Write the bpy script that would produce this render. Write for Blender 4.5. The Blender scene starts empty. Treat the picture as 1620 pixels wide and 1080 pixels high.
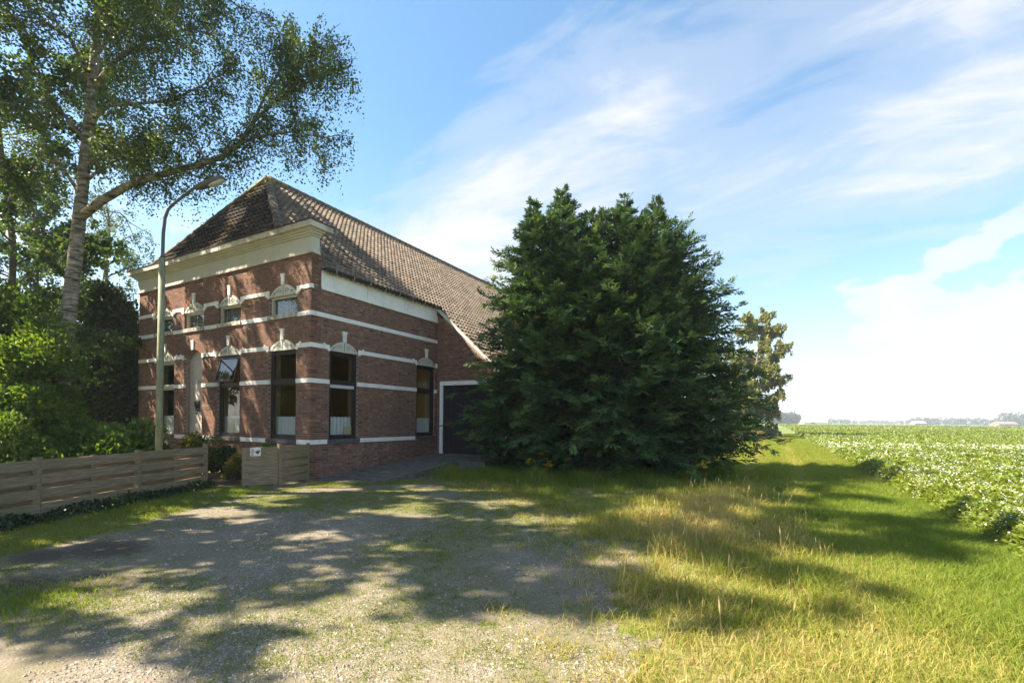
import bpy, math, random
import numpy as np
from mathutils import Vector, Matrix
R = math.radians
random.seed(7); rng = np.random.default_rng(7)
sc = bpy.context.scene
col = sc.collection

# ------------------------------------------------------------------ camera
EYE = 1.65; F = 752.0; Y0 = 663.8; ROLL = R(.558); YAW = R(28.9)
cd = bpy.data.cameras.new('camera'); cam = bpy.data.objects.new('camera', cd); col.objects.link(cam)
cd.sensor_width = 36; cd.lens = F/1620*36; cd.shift_y = (Y0-540)/1620
cd.clip_start = .05; cd.clip_end = 6000
cam.matrix_world = Matrix.Translation((0, 0, EYE)) @ Matrix.Rotation(YAW, 4, 'Z') @ Matrix.Rotation(R(90), 4, 'X') @ Matrix.Rotation(ROLL, 4, 'Z')
sc.camera = cam
CY, SY = math.cos(YAW), math.sin(YAW)
def cw(X, Y): return (X*CY-Y*SY, X*SY+Y*CY)             # right / forward metres -> world
def wc(u, v): return (u*CY+v*SY, -u*SY+v*CY)            # world -> right / forward metres
def at(px, py, d):                                       # photograph pixel at depth d (m) -> world point
    x, y = px-810, Y0-py
    a = x*math.cos(ROLL)-y*math.sin(ROLL); b = x*math.sin(ROLL)+y*math.cos(ROLL)
    u, v = cw(a/F*d, d)
    return np.array((u, v, EYE+b/F*d))

# ------------------------------------------------------------------ sun, sky, exposure
SUN_EL = R(47); SUN_DIR = Vector((-.845*math.cos(SUN_EL), -.535*math.cos(SUN_EL), math.sin(SUN_EL)))   # towards the sun
ld = bpy.data.lights.new('sun', 'SUN'); ld.energy = 5.0; ld.angle = R(.53); ld.color = (1, .88, .70)
sun = bpy.data.objects.new('sun', ld); col.objects.link(sun)
sun.rotation_euler = (-SUN_DIR).to_track_quat('-Z', 'Y').to_euler()
w = bpy.data.worlds.new('World'); sc.world = w; w.use_nodes = True
nt = w.node_tree; nt.nodes.clear()
def N(t, kind, **kw):
    n = t.nodes.new(kind)
    for k, v in kw.items():
        if k.startswith('i_'): n.inputs[k[2:].replace('_', ' ')].default_value = v
        else: setattr(n, k, v)
    return n
def math_n(t, op, a, b=None, clamp=False):
    n = t.nodes.new('ShaderNodeMath'); n.operation = op; n.use_clamp = clamp
    for i, x in enumerate((a, b)):
        if x is None: continue
        if isinstance(x, (int, float)): n.inputs[i].default_value = x
        else: t.links.new(x, n.inputs[i])
    return n.outputs[0]
def ramp_n(t, fac, stops, interp='LINEAR'):
    n = t.nodes.new('ShaderNodeValToRGB'); n.color_ramp.interpolation = interp
    e = n.color_ramp.elements
    while len(e) < len(stops): e.new(.5)
    for el, (p, c) in zip(e, stops):
        el.position = p; el.color = (c, c, c, 1) if isinstance(c, (int, float)) else (*c, 1)
    t.links.new(fac, n.inputs[0]); return n.outputs[0]
def mixrgb(t, fac, a, b, mode='MIX'):
    n = t.nodes.new('ShaderNodeMix'); n.data_type = 'RGBA'; n.blend_type = mode
    for s, x in ((0, fac), (6, a), (7, b)):
        if isinstance(x, (int, float)): n.inputs[s].default_value = x
        elif isinstance(x, tuple): n.inputs[s].default_value = (*x, 1)
        else: t.links.new(x, n.inputs[s])
    return n.outputs[2]
sky = N(nt, 'ShaderNodeTexSky', sky_type='NISHITA', sun_disc=False, sun_elevation=SUN_EL,
        sun_rotation=math.atan2(SUN_DIR.x, SUN_DIR.y), air_density=1.0, dust_density=.6, ozone_density=2.2)
tc = N(nt, 'ShaderNodeTexCoord')
sep = N(nt, 'ShaderNodeSeparateXYZ'); nt.links.new(tc.outputs['Generated'], sep.inputs[0])
dx, dy, dz = sep.outputs
# the high cloud sheet: directions projected on a plane overhead
den = math_n(nt, 'ADD', math_n(nt, 'MAXIMUM', dz, 0.0), .22)
pxn = math_n(nt, 'DIVIDE', dx, den); pyn = math_n(nt, 'DIVIDE', dy, den)
cmb = N(nt, 'ShaderNodeCombineXYZ'); nt.links.new(pxn, cmb.inputs[0]); nt.links.new(pyn, cmb.inputs[1])
mp = N(nt, 'ShaderNodeMapping'); nt.links.new(cmb.outputs[0], mp.inputs[0])
mp.inputs['Rotation'].default_value = (0, 0, R(6)); mp.inputs['Scale'].default_value = (.46, 1.05, 1); mp.inputs['Location'].default_value = (3.1, .9, 0)
n1 = N(nt, 'ShaderNodeTexNoise', i_Scale=1.5, i_Detail=9.0, i_Roughness=.58, i_Distortion=.55); nt.links.new(mp.outputs[0], n1.inputs[0])
n2 = N(nt, 'ShaderNodeTexNoise', i_Scale=5.5, i_Detail=8.0, i_Roughness=.6, i_Distortion=.8); nt.links.new(mp.outputs[0], n2.inputs[0])
wisps = math_n(nt, 'ADD', math_n(nt, 'MULTIPLY', n1.outputs[0], .66), math_n(nt, 'MULTIPLY', n2.outputs[0], .34))
def blob(px, py, sharp, amp):                           # where a bank of cloud stands in the sky
    d = at(px, py, 100)-np.array((0, 0, EYE)); d = d/np.linalg.norm(d)
    dp = N(nt, 'ShaderNodeVectorMath', operation='DOT_PRODUCT'); nt.links.new(tc.outputs['Generated'], dp.inputs[0]); dp.inputs[1].default_value = tuple(d)
    q = math_n(nt, 'MULTIPLY', math_n(nt, 'SUBTRACT', dp.outputs['Value'], 1.0), sharp)
    return math_n(nt, 'MULTIPLY', math_n(nt, 'EXPONENT', q), amp)
bias = None
for a in [(690, 360, 60, .24), (880, 260, 60, .17), (1080, 190, 60, .10), (1480, 210, 60, .09), (1620, 60, 60, .02), (1250, 130, 90, -.07), (1430, 420, 90, -.08), (1390, 330, 80, .06), (1200, 330, 70, .06),
          (330, 60, 22, -.16), (620, 60, 30, -.10), (1130, 20, 40, -.06), (1330, 480, 70, -.08), (560, 190, 60, -.08)]:
    b = blob(*a); bias = b if bias is None else math_n(nt, 'ADD', bias, b)
cirrus = ramp_n(nt, math_n(nt, 'ADD', wisps, bias), [(.40, 0.0), (.55, .36), (.72, .98)], 'EASE')
# low heaped cloud near the horizon
mp2 = N(nt, 'ShaderNodeMapping'); nt.links.new(tc.outputs['Generated'], mp2.inputs[0]); mp2.inputs['Scale'].default_value = (1, 1, 1.7)
n3 = N(nt, 'ShaderNodeTexNoise', i_Scale=6.5, i_Detail=8.0, i_Roughness=.52); nt.links.new(mp2.outputs[0], n3.inputs[0])
cb = math_n(nt, 'ADD', n3.outputs[0], math_n(nt, 'ADD', blob(1600, 530, 75, .36), blob(1470, 600, 150, .16)))
heap = ramp_n(nt, cb, [(.64, 0.0), (.70, .8), (.85, 1.0)], 'EASE')
heap = math_n(nt, 'MULTIPLY', heap, ramp_n(nt, dz, [(.0, .5), (.06, 1.0), (.28, 1.0), (.36, 0.0)]))
veil = ramp_n(nt, dz, [(.0, .80), (.10, .56), (.25, .22), (.5, .06)])
cl = math_n(nt, 'MAXIMUM', cirrus, heap); cl = math_n(nt, 'MAXIMUM', cl, veil)
hs = N(nt, 'ShaderNodeHueSaturation', i_Saturation=1.17, i_Value=1.0, i_Hue=.488); nt.links.new(sky.outputs[0], hs.inputs['Color'])
skyc = mixrgb(nt, cl, hs.outputs[0], (3.3, 3.38, 3.5))
bg = N(nt, 'ShaderNodeBackground', i_Strength=.075); nt.links.new(skyc, bg.inputs[0])
wo = N(nt, 'ShaderNodeOutputWorld'); nt.links.new(bg.outputs[0], wo.inputs[0])
vs = sc.view_settings
vs.view_transform = 'Standard'; vs.look = 'None'; vs.gamma = 1; vs.use_curve_mapping = False; vs.exposure = 2.0
sc.render.engine = 'CYCLES'
sc.cycles.max_bounces = 6; sc.cycles.transparent_max_bounces = 8; sc.cycles.use_denoising = True

# ------------------------------------------------------------------ helpers
def tag(o, label=None, cat=None, group=None, kind=None):
    for k, v in (('label', label), ('category', cat), ('group', group), ('kind', kind)):
        if v: o[k] = v
    return o
def link(name, data, parent=None, loc=(0, 0, 0), rz=0):
    o = bpy.data.objects.new(name, data); col.objects.link(o)
    o.location = loc; o.rotation_euler = (0, 0, rz)
    if parent: o.parent = parent
    return o
def empty(name, loc, rz=0): return link(name, None, None, loc, rz)
class MB:
    def __init__(s): s.v = []; s.f = []
    def box(s, x0, x1, y0, y1, z0, z1):
        b = len(s.v)
        s.v += [(x0, y0, z0), (x1, y0, z0), (x1, y1, z0), (x0, y1, z0), (x0, y0, z1), (x1, y0, z1), (x1, y1, z1), (x0, y1, z1)]
        s.f += [tuple(b+i for i in q) for q in ((0, 3, 2, 1), (4, 5, 6, 7), (0, 1, 5, 4), (1, 2, 6, 5), (2, 3, 7, 6), (3, 0, 4, 7))]
        return s
    def prism(s, pts, y0, y1):                           # outline in (x, z), counter-clockwise seen from -y
        b = len(s.v); n = len(pts)
        s.v += [(x, y0, z) for x, z in pts]+[(x, y1, z) for x, z in pts]
        s.f.append(tuple(b+i for i in range(n))); s.f.append(tuple(b+n+i for i in reversed(range(n))))
        for i in range(n): s.f.append((b+(i+1) % n, b+i, b+n+i, b+n+(i+1) % n))
        return s
    def poly(s, pts):
        b = len(s.v); s.v += [tuple(p) for p in pts]; s.f.append(tuple(range(b, b+len(pts)))); return s
    def tube(s, path, rad, n=6, cap=True):
        b = len(s.v); path = [Vector(p) for p in path]; k = len(path)
        if not hasattr(rad, '__len__'): rad = [rad]*k
        t0 = (path[1]-path[0]).normalized()
        e = t0.orthogonal().normalized()
        for i, p in enumerate(path):
            t = (path[min(i+1, k-1)]-path[max(i-1, 0)]).normalized()
            e = (e-t*e.dot(t)).normalized(); g = t.cross(e)
            for j in range(n):
                a = 2*math.pi*j/n; s.v.append(tuple(p+(e*math.cos(a)+g*math.sin(a))*rad[i]))
        for i in range(k-1):
            for j in range(n):
                s.f.append((b+i*n+j, b+i*n+(j+1) % n, b+(i+1)*n+(j+1) % n, b+(i+1)*n+j))
        if cap:
            s.f.append(tuple(b+j for j in reversed(range(n)))); s.f.append(tuple(b+(k-1)*n+j for j in range(n)))
        return s
    def mesh(s, name, m, smooth=False):
        me = bpy.data.meshes.new(name); me.from_pydata(s.v, [], s.f); me.materials.append(m)
        if smooth: me.polygons.foreach_set('use_smooth', [True]*len(me.polygons))
        me.update(); return me
    def build(s, name, m, parent=None, loc=(0, 0, 0), rz=0, smooth=False):
        return link(name, s.mesh(name, m, smooth), parent, loc, rz)
def np_mesh(name, V, polys, m, tone=None):
    """V (n,3); polys: list of int arrays (k, verts per face); tone: one float per face in that order"""
    me = bpy.data.meshes.new(name)
    V = np.asarray(V, np.float32); me.vertices.add(len(V)); me.vertices.foreach_set('co', V.ravel())
    nl = sum(p.size for p in polys); me.loops.add(nl)
    me.loops.foreach_set('vertex_index', np.concatenate([p.ravel() for p in polys]).astype(np.int32))
    tot = np.concatenate([np.full(len(p), p.shape[1], np.int32) for p in polys])
    me.polygons.add(len(tot)); me.polygons.foreach_set('loop_start', (np.cumsum(tot)-tot).astype(np.int32)); me.polygons.foreach_set('loop_total', tot)
    if tone is not None:
        a = me.attributes.new('tone', 'FLOAT', 'FACE'); a.data.foreach_set('value', np.asarray(tone, np.float32))
    me.materials.append(m); me.update(calc_edges=True); me.validate(); me.shade_flat(); return me
def unit(a): return a/np.maximum(np.linalg.norm(a, axis=1, keepdims=True), 1e-9)
def rdir(n): return unit(rng.normal(size=(n, 3)))
def leaf_mesh(name, P, A, L, Wd, m, tone, Nn=None, fold=.0):
    """rhombic leaves: base P, axis A, length L, width Wd"""
    n = len(P); A = unit(A)
    Nn = rdir(n) if Nn is None else Nn
    B = unit(np.cross(A, Nn)); C = np.cross(B, A)
    L = np.broadcast_to(L, (n,))[:, None]; Wd = np.broadcast_to(Wd, (n,))[:, None]
    V = np.stack([P, P+A*L*.45+B*Wd*.5+C*Wd*fold, P+A*L, P+A*L*.45-B*Wd*.5+C*Wd*fold], 1).reshape(-1, 3)
    return np_mesh(name, V, [np.arange(4*n).reshape(n, 4)], m, tone)
def vnoise(x, y, s, seed=0):                              # smooth 2-d value noise 0..1
    x = np.asarray(x, float)/s+seed*17.3; y = np.asarray(y, float)/s+seed*9.1
    i, j = np.floor(x), np.floor(y); fx, fy = x-i, y-j; fx = fx*fx*(3-2*fx); fy = fy*fy*(3-2*fy)
    h = lambda a, b: np.modf(np.abs(np.sin(a*127.1+b*311.7+seed*74.7)*43758.5453))[0]
    return (h(i, j)*(1-fx)+h(i+1, j)*fx)*(1-fy)+(h(i, j+1)*(1-fx)+h(i+1, j+1)*fx)*fy

# ------------------------------------------------------------------ materials
def material(name, build, rough=.8, spec=.3):
    m = bpy.data.materials.new(name); m.use_nodes = True; t = m.node_tree
    b = t.nodes['Principled BSDF']; b.inputs['Roughness'].default_value = rough; b.inputs['Specular IOR Level'].default_value = spec
    build(t, b); return m
def setc(t, b, c):
    if isinstance(c, tuple): b.inputs['Base Color'].default_value = (*c, 1)
    else: t.links.new(c, b.inputs['Base Color'])
def bump(t, b, h, strength=.4, dist=.01):
    n = N(t, 'ShaderNodeBump'); n.inputs['Strength'].default_value = strength; n.inputs['Distance'].default_value = dist
    t.links.new(h, n.inputs['Height']); t.links.new(n.outputs[0], b.inputs['Normal'])
def noise(t, scale, detail=5, rough=.6, coord='Object', sc3=None, dist=0):
    o = N(t, 'ShaderNodeNewGeometry').outputs['Position'] if coord == 'Position' else N(t, 'ShaderNodeTexCoord').outputs[coord]
    if sc3:
        mpn = N(t, 'ShaderNodeMapping'); t.links.new(o, mpn.inputs[0]); mpn.inputs['Scale'].default_value = sc3; o = mpn.outputs[0]
    n = N(t, 'ShaderNodeTexNoise'); n.inputs['Scale'].default_value = scale; n.inputs['Detail'].default_value = detail
    n.inputs['Roughness'].default_value = rough; n.inputs['Distortion'].default_value = dist
    t.links.new(o, n.inputs[0]); return n.outputs[0]
def attr(t, name='tone'):
    a = N(t, 'ShaderNodeAttribute'); a.attribute_name = name; return a.outputs['Fac']
def plain(name, c, rough=.7, spec=.3, var=.25, scale=6, bmp=0, sc3=None):
    def f(t, b):
        n = noise(t, scale, 6, .65, sc3=sc3)
        setc(t, b, ramp_n(t, n, [(.3, tuple(x*(1-var) for x in c)), (.7, tuple(min(1, x*(1+var)) for x in c))]))
        if bmp: bump(t, b, n, bmp)
    return material(name, f, rough, spec)
def brick_f(t, b):
    c = ramp_n(t, attr(t), [(0, (.075, .042, .032)), (.3, (.155, .074, .050)), (.7, (.225, .108, .070)), (1, (.31, .165, .11))])
    n = noise(t, 26, 6, .7, 'Position')
    c = mixrgb(t, ramp_n(t, n, [(.5, 0.0), (.72, .5)]), c, (.30, .22, .17))
    big = noise(t, .8, 4, .6, 'Position')
    c = mixrgb(t, ramp_n(t, big, [(.35, .35), (.6, 0.0)]), c, (.10, .065, .055))
    setc(t, b, c); bump(t, b, n, .3, .004)
M = {}
M['brick'] = material('brick', brick_f, .9, .2)
M['mortar'] = plain('mortar', (.27, .225, .19), .95, .1, .3, 9)
def white_f(base, dirt, amt):
    def f(t, b):
        n = noise(t, 2.2, 8, .7); n2 = noise(t, 24, 4, .6)
        c = mixrgb(t, ramp_n(t, n, [(.48, 0.0), (.72, amt)]), base, dirt)
        c = mixrgb(t, ramp_n(t, n2, [(.62, 0.0), (.70, amt*.8)]), c, (.16, .15, .13))
        setc(t, b, c); bump(t, b, n2, .25, .006)
    return f
M['white'] = material('white_paint', white_f((.79, .78, .74), (.48, .45, .39), .6), .75, .3)
M['frieze'] = material('frieze_paint', white_f((.52, .51, .45), (.36, .37, .31), .5), .8, .3)
M['cornice'] = material('cornice_paint', white_f((.56, .53, .47), (.20, .17, .14), .85), .75, .3)
def sill_f(t, b):
    n = noise(t, 7, 7, .7)
    setc(t, b, ramp_n(t, n, [(.35, (.16, .14, .09)), (.5, (.42, .39, .32)), (.65, (.60, .57, .50))])); bump(t, b, n, .5, .01)
M['sill_moss'] = material('mossy_sill', sill_f, .9, .2)
M['stone_sill'] = plain('blue_stone', (.085, .088, .092), .7, .3, .4, 14, .2)
M['dark_wood'] = plain('dark_brown_paint', (.030, .019, .014), .45, .4, .3, 10, 0)
M['casing'] = plain('inner_casing', (.30, .21, .13), .6, .3, .15, 4)
M['cream_wood'] = plain('cream_paint', (.46, .42, .35), .6, .3, .12, 8)
M['door_beige'] = plain('beige_door_paint', (.58, .50, .43), .6, .3, .08, 5)
M['iron'] = plain('wrought_iron', (.02, .018, .017), .6, .4, .2, 8)
M['scroll'] = plain('scroll_grey', (.24, .23, .20), .8, .2, .2, 20)
M['ochre'] = plain('ochre_wall', (.62, .36, .05), .9, .1, .08, 3)
M['room_dark'] = plain('room_dark', (.12, .10, .085), .9, .1, .1, 3)
M['room_floor'] = plain('room_floor', (.16, .10, .06), .8, .2, .1, 3)
M['curtain'] = plain('white_curtain', (.82, .81, .84), .9, .1, .05, 30)
def lace_f(t, b):
    c = N(t, 'ShaderNodeTexCoord'); v = N(t, 'ShaderNodeTexVoronoi'); v.inputs['Scale'].default_value = 16; t.links.new(c.outputs['Object'], v.inputs[0])
    n = noise(t, 9, 5, .7, sc3=(1, 1, .5))
    setc(t, b, mixrgb(t, n, ramp_n(t, v.outputs[0], [(.2, (.42, .43, .43)), (.6, (.12, .125, .13))]), (.30, .31, .31)))
M['lace'] = material('lace_curtain', lace_f, .9, .1)
M['blind'] = plain('grey_blind', (.50, .52, .56), .6, .3, .06, 8)
M['paper'] = plain('cream_paper', (.68, .62, .36), .8, .2, .05, 8)
def glass():
    m = bpy.data.materials.new('window_glass'); m.use_nodes = True; t = m.node_tree; t.nodes.clear()
    lw = N(t, 'ShaderNodeLayerWeight'); lw.inputs[0].default_value = .5
    fr = math_n(t, 'ADD', math_n(t, 'MULTIPLY', math_n(t, 'POWER', lw.outputs['Facing'], 4.0), .75), .045)
    tr = N(t, 'ShaderNodeBsdfTransparent'); tr.inputs[0].default_value = (.86, .88, .86, 1)
    gl = N(t, 'ShaderNodeBsdfGlossy'); gl.inputs['Roughness'].default_value = .015
    mx = N(t, 'ShaderNodeMixShader'); o = N(t, 'ShaderNodeOutputMaterial')
    t.links.new(fr, mx.inputs[0]); t.links.new(tr.outputs[0], mx.inputs[1]); t.links.new(gl.outputs[0], mx.inputs[2]); t.links.new(mx.outputs[0], o.inputs[0])
    return m
M['glass'] = glass()
def tile_f(t, b):
    c = ramp_n(t, attr(t), [(0, (.10, .078, .060)), (.5, (.18, .140, .106)), (1, (.26, .20, .15))])
    n = noise(t, 11, 7, .7, 'Position'); nb_ = noise(t, 1.2, 5, .7, 'Position')
    c = mixrgb(t, ramp_n(t, n, [(.55, 0.0), (.8, .4)]), c, (.09, .078, .066))
    c = mixrgb(t, ramp_n(t, nb_, [(.5, 0.0), (.7, .35)]), c, (.12, .10, .08))
    setc(t, b, c); bump(t, b, n, .35, .006)
M['tile'] = material('roof_tile', tile_f, .85, .3)
def mosstile_f(t, b):
    c = ramp_n(t, attr(t), [(0, (.042, .035, .030)), (.5, (.075, .060, .050)), (1, (.115, .092, .073))])
    n = noise(t, 1.5, 7, .72, 'Position'); n2 = noise(t, 14, 5, .7, 'Position')
    c = mixrgb(t, ramp_n(t, n, [(.54, 0.0), (.66, .85)]), c, (.19, .14, .035))
    c = mixrgb(t, ramp_n(t, n2, [(.5, 0.0), (.75, .5)]), c, (.06, .055, .045))
    setc(t, b, c); bump(t, b, n2, .4, .008)
M['tile_moss'] = material('mossy_roof_tile', mosstile_f, .9, .2)
M['ridge'] = plain('ridge_tile_clay', (.14, .11, .085), .9, .2, .45, 7, .3)
M['ridge_moss'] = plain('ridge_tile_moss', (.24, .18, .07), .9, .2, .5, 7, .4)
M['gutter'] = plain('dark_gutter', (.028, .027, .026), .6, .4, .3, 7)
M['barn_wood'] = plain('tarred_planks', (.026, .022, .026), .8, .2, .45, 7, .2, (3, 3, .4))
def wood_f(t, b):
    n = noise(t, 3.0, 9, .75, sc3=(1, 14, 14)); n2 = noise(t, 1.3, 5, .6, 'Position')
    c = ramp_n(t, n, [(.28, (.085, .062, .038)), (.5, (.235, .178, .112)), (.72, (.40, .32, .22))])
    c = mixrgb(t, ramp_n(t, n2, [(.45, 0.0), (.7, .7)]), c, (.15, .145, .065))
    setc(t, b, c); bump(t, b, n, .5, .006)
M['fence'] = material('weathered_fence_wood', wood_f, .9, .2)
M['step_wood'] = plain('old_timber', (.09, .065, .045), .9, .2, .4, 8, .3)
M['lamp_post'] = plain('algae_lamp_post', (.21, .215, .13), .7, .3, .4, 5, .1, (3, 3, .6))
M['lamp_grey'] = plain('lamp_grey', (.085, .085, .08), .55, .4, .2, 7)
M['lamp_glass'] = plain('lamp_lens', (.42, .42, .38), .3, .5, .1, 7)
M['slab'] = plain('concrete_slab', (.13, .118, .10), .95, .2, .35, 5, .3)
M['sign_white'] = plain('sign_enamel', (.72, .69, .62), .5, .4, .08, 9)
M['sign_red'] = plain('sign_red', (.42, .05, .05), .6, .3, .1, 9)
M['sign_grey'] = plain('sign_grey', (.06, .07, .07), .6, .3, .1, 9)
def leaf_mat(name, stops, trans=.38, rough=.5, spec=.25):
    m = bpy.data.materials.new(name); m.use_nodes = True; t = m.node_tree
    b = t.nodes['Principled BSDF']; b.inputs['Roughness'].default_value = rough; b.inputs['Specular IOR Level'].default_value = spec
    c = ramp_n(t, attr(t), stops); t.links.new(c, b.inputs['Base Color'])
    tl = N(t, 'ShaderNodeBsdfTranslucent'); hsn = N(t, 'ShaderNodeHueSaturation'); hsn.inputs['Hue'].default_value = .485; hsn.inputs['Saturation'].default_value = 1.15; hsn.inputs['Value'].default_value = 1.7
    t.links.new(c, hsn.inputs['Color']); t.links.new(hsn.outputs[0], tl.inputs[0])
    mx = N(t, 'ShaderNodeMixShader'); mx.inputs[0].default_value = trans
    t.links.new(b.outputs[0], mx.inputs[1]); t.links.new(tl.outputs[0], mx.inputs[2]); t.links.new(mx.outputs[0], t.nodes['Material Output'].inputs[0])
    return m
M['birch_leaf'] = leaf_mat('birch_leaf', [(0, (.035, .064, .02)), (.6, (.07, .115, .028)), (1, (.16, .19, .045))])
M['lime_leaf'] = leaf_mat('broad_leaf', [(0, (.026, .056, .016)), (.6, (.052, .098, .022)), (1, (.13, .16, .03))])
M['bush_leaf'] = leaf_mat('bush_leaf', [(0, (.034, .075, .014)), (.6, (.082, .15, .026)), (1, (.17, .22, .04))])
M['yellow_leaf'] = leaf_mat('yellow_green_leaf', [(0, (.04, .062, .012)), (.6, (.095, .115, .02)), (1, (.17, .165, .03))])
M['dark_leaf'] = leaf_mat('dark_leaf', [(0, (.018, .034, .012)), (.7, (.036, .064, .018)), (1, (.07, .10, .03))], .25)
M['ivy_leaf'] = leaf_mat('ivy_leaf', [(0, (.014, .032, .013)), (1, (.032, .07, .024))], .2, .4, .4)
M['conifer'] = leaf_mat('conifer_frond', [(0, (.019, .044, .017)), (.5, (.045, .090, .030)), (.85, (.075, .135, .042)), (1, (.135, .18, .05))], .22, .6, .2)
M['far_leaf'] = leaf_mat('far_tree_leaf', [(0, (.09, .11, .03)), (.6, (.165, .18, .05)), (1, (.25, .24, .08))])
M['wood_leaf'] = leaf_mat('distant_wood_leaf', [(0, (.035, .055, .025)), (1, (.075, .10, .038))], .2)
M['potato'] = leaf_mat('potato_leaf', [(0, (.075, .12, .016)), (.6, (.155, .20, .028)), (1, (.24, .265, .05))], .35)
M['grass'] = leaf_mat('grass_blade', [(0, (.05, .11, .012)), (.3, (.115, .185, .022)), (.55, (.23, .245, .045)), (.78, (.41, .33, .12)), (1, (.52, .40, .20))], .4, .6, .2)
M['petal'] = leaf_mat('white_petal', [(0, (.70, .69, .66)), (1, (.82, .80, .80))], .3)
M['ragwort'] = leaf_mat('yellow_petal', [(0, (.55, .40, .01)), (1, (.72, .55, .02))], .3)
def bark_f(t, b):
    n = noise(t, 3.0, 6, .7, sc3=(1.2, 1.2, 4.5)); n2 = noise(t, 14, 5, .6)
    c = ramp_n(t, n, [(.40, (.045, .039, .032)), (.50, (.19, .17, .14)), (.66, (.38, .35, .305))])
    c = mixrgb(t, ramp_n(t, n2, [(.5, 0.0), (.75, .6)]), c, (.12, .11, .06)); setc(t, b, c); bump(t, b, n2, .6, .02)
M['birch_bark'] = material('birch_bark', bark_f, .85, .2)
M['bark'] = plain('dark_bark', (.095, .078, .058), .9, .2, .4, 8, .5)
def ground_f(t, b):
    n = noise(t, .55, 6, .6); n2 = noise(t, 9, 7, .7); n3 = noise(t, 90, 3, .6)
    c = ramp_n(t, n2, [(.3, (.08, .10, .025)), (.5, (.15, .155, .042)), (.7, (.26, .22, .09))])
    c = mixrgb(t, ramp_n(t, n, [(.45, 0.0), (.65, .65)]), c, (.20, .165, .085))
    c = mixrgb(t, ramp_n(t, n3, [(.5, 0.0), (.7, .35)]), c, (.06, .055, .025))
    setc(t, b, c); bump(t, b, n2, .6, .03)
M['ground'] = material('grassy_soil', ground_f, .95, .1)
def gravel_f(t, b):
    c = N(t, 'ShaderNodeTexCoord'); v = N(t, 'ShaderNodeTexVoronoi'); v.inputs['Scale'].default_value = 70; t.links.new(c.outputs['Object'], v.inputs[0])
    cc = N(t, 'ShaderNodeSeparateColor'); t.links.new(v.outputs['Color'], cc.inputs[0])
    k = ramp_n(t, cc.outputs[0], [(0, (.20, .17, .135)), (.5, (.34, .29, .235)), (1, (.48, .42, .345))])
    k = mixrgb(t, ramp_n(t, v.outputs['Distance'], [(.0, 0.0), (.55, .75)]), k, (.13, .11, .085))
    n = noise(t, 1.1, 7, .65); n2 = noise(t, 14, 6, .7)
    k = mixrgb(t, ramp_n(t, n, [(.38, 0.0), (.58, .8)]), k, (.125, .115, .06))
    k = mixrgb(t, ramp_n(t, n2, [(.42, 0.0), (.66, .65)]), k, (.165, .135, .098))
    # damp bare soil where cars stood beside the fence
    sp = N(t, 'ShaderNodeSeparateXYZ'); t.links.new(c.outputs['Object'], sp.inputs[0])
    stain = None
    for (x, y, rx, ry) in DAMP:
        a = math_n(t, 'DIVIDE', math_n(t, 'SUBTRACT', sp.outputs[0], x), rx); q = math_n(t, 'DIVIDE', math_n(t, 'SUBTRACT', sp.outputs[1], y), ry)
        e = math_n(t, 'ADD', math_n(t, 'MULTIPLY', a, a), math_n(t, 'MULTIPLY', q, q))
        e = math_n(t, 'SUBTRACT', 1.0, e); stain = e if stain is None else math_n(t, 'MAXIMUM', stain, e)
    stain = math_n(t, 'ADD', stain, math_n(t, 'MULTIPLY', math_n(t, 'SUBTRACT', n2, .5), 2.2))
    k = mixrgb(t, ramp_n(t, stain, [(.05, 0.0), (.8, .8)]), k, (.050, .038, .028))
    setc(t, b, k)
    h = math_n(t, 'SUBTRACT', math_n(t, 'MULTIPLY', n2, .6), v.outputs['Distance']); bump(t, b, h, .35, .012)
g1 = at(130, 925, 5); 
def gp(px, py):
    d = at(px, py, 1.0)-np.array((0, 0, EYE)); k = -EYE/d[2]; return (d*k)[:2]
DAMP = [(*gp(150, 925), .7, .42), (*gp(165, 868), .75, .5), (*gp(30, 930), .6, .42), (*gp(70, 880), .55, .35)]
M['gravel'] = material('gravel_yard', gravel_f, .95, .15)
M['pebble'] = material('pebbles', lambda t, b: setc(t, b, ramp_n(t, attr(t), [(0, (.15, .125, .10)), (.45, (.30, .26, .21)), (.85, (.44, .385, .315)), (1, (.32, .20, .14))])), .85, .25)
def field_f(t, b):
    n = noise(t, 5, 6, .7); n2 = noise(t, 22, 3, .7); n3 = noise(t, .05, 4, .6)
    c = ramp_n(t, n, [(.3, (.05, .09, .017)), (.55, (.10, .155, .028)), (.75, (.15, .19, .04))])
    c = mixrgb(t, ramp_n(t, n3, [(.35, 0.0), (.65, .35)]), c, (.15, .17, .05))
    c = mixrgb(t, ramp_n(t, n2, [(.56, 0.0), (.64, .75)]), c, (.62, .62, .55))
    setc(t, b, c); bump(t, b, n, .8, .15)
M['field'] = material('potato_field', field_f, .95, .05)
M['field_soil'] = plain('field_soil', (.07, .062, .032), .95, .1, .4, 8, .4)
M['barn_far'] = plain('pale_cladding', (.70, .68, .63), .6, .3, .05, .2)
M['roof_far'] = plain('far_roof', (.42, .40, .38), .8, .2, .1, .2)
M['roof_red'] = plain('far_red_roof', (.24, .17, .13), .8, .2, .1, .2)

# ================================================================== the setting
HU, HV = -10.78, 8.46                                     # near corner of the farmhouse
g = MB(); g.poly([(-1100, -1100, 0), (1100, -1100, 0), (1100, 1100, 0), (-1100, 1100, 0)])
tag(g.build('ground', M['ground']), kind='structure')
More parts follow.
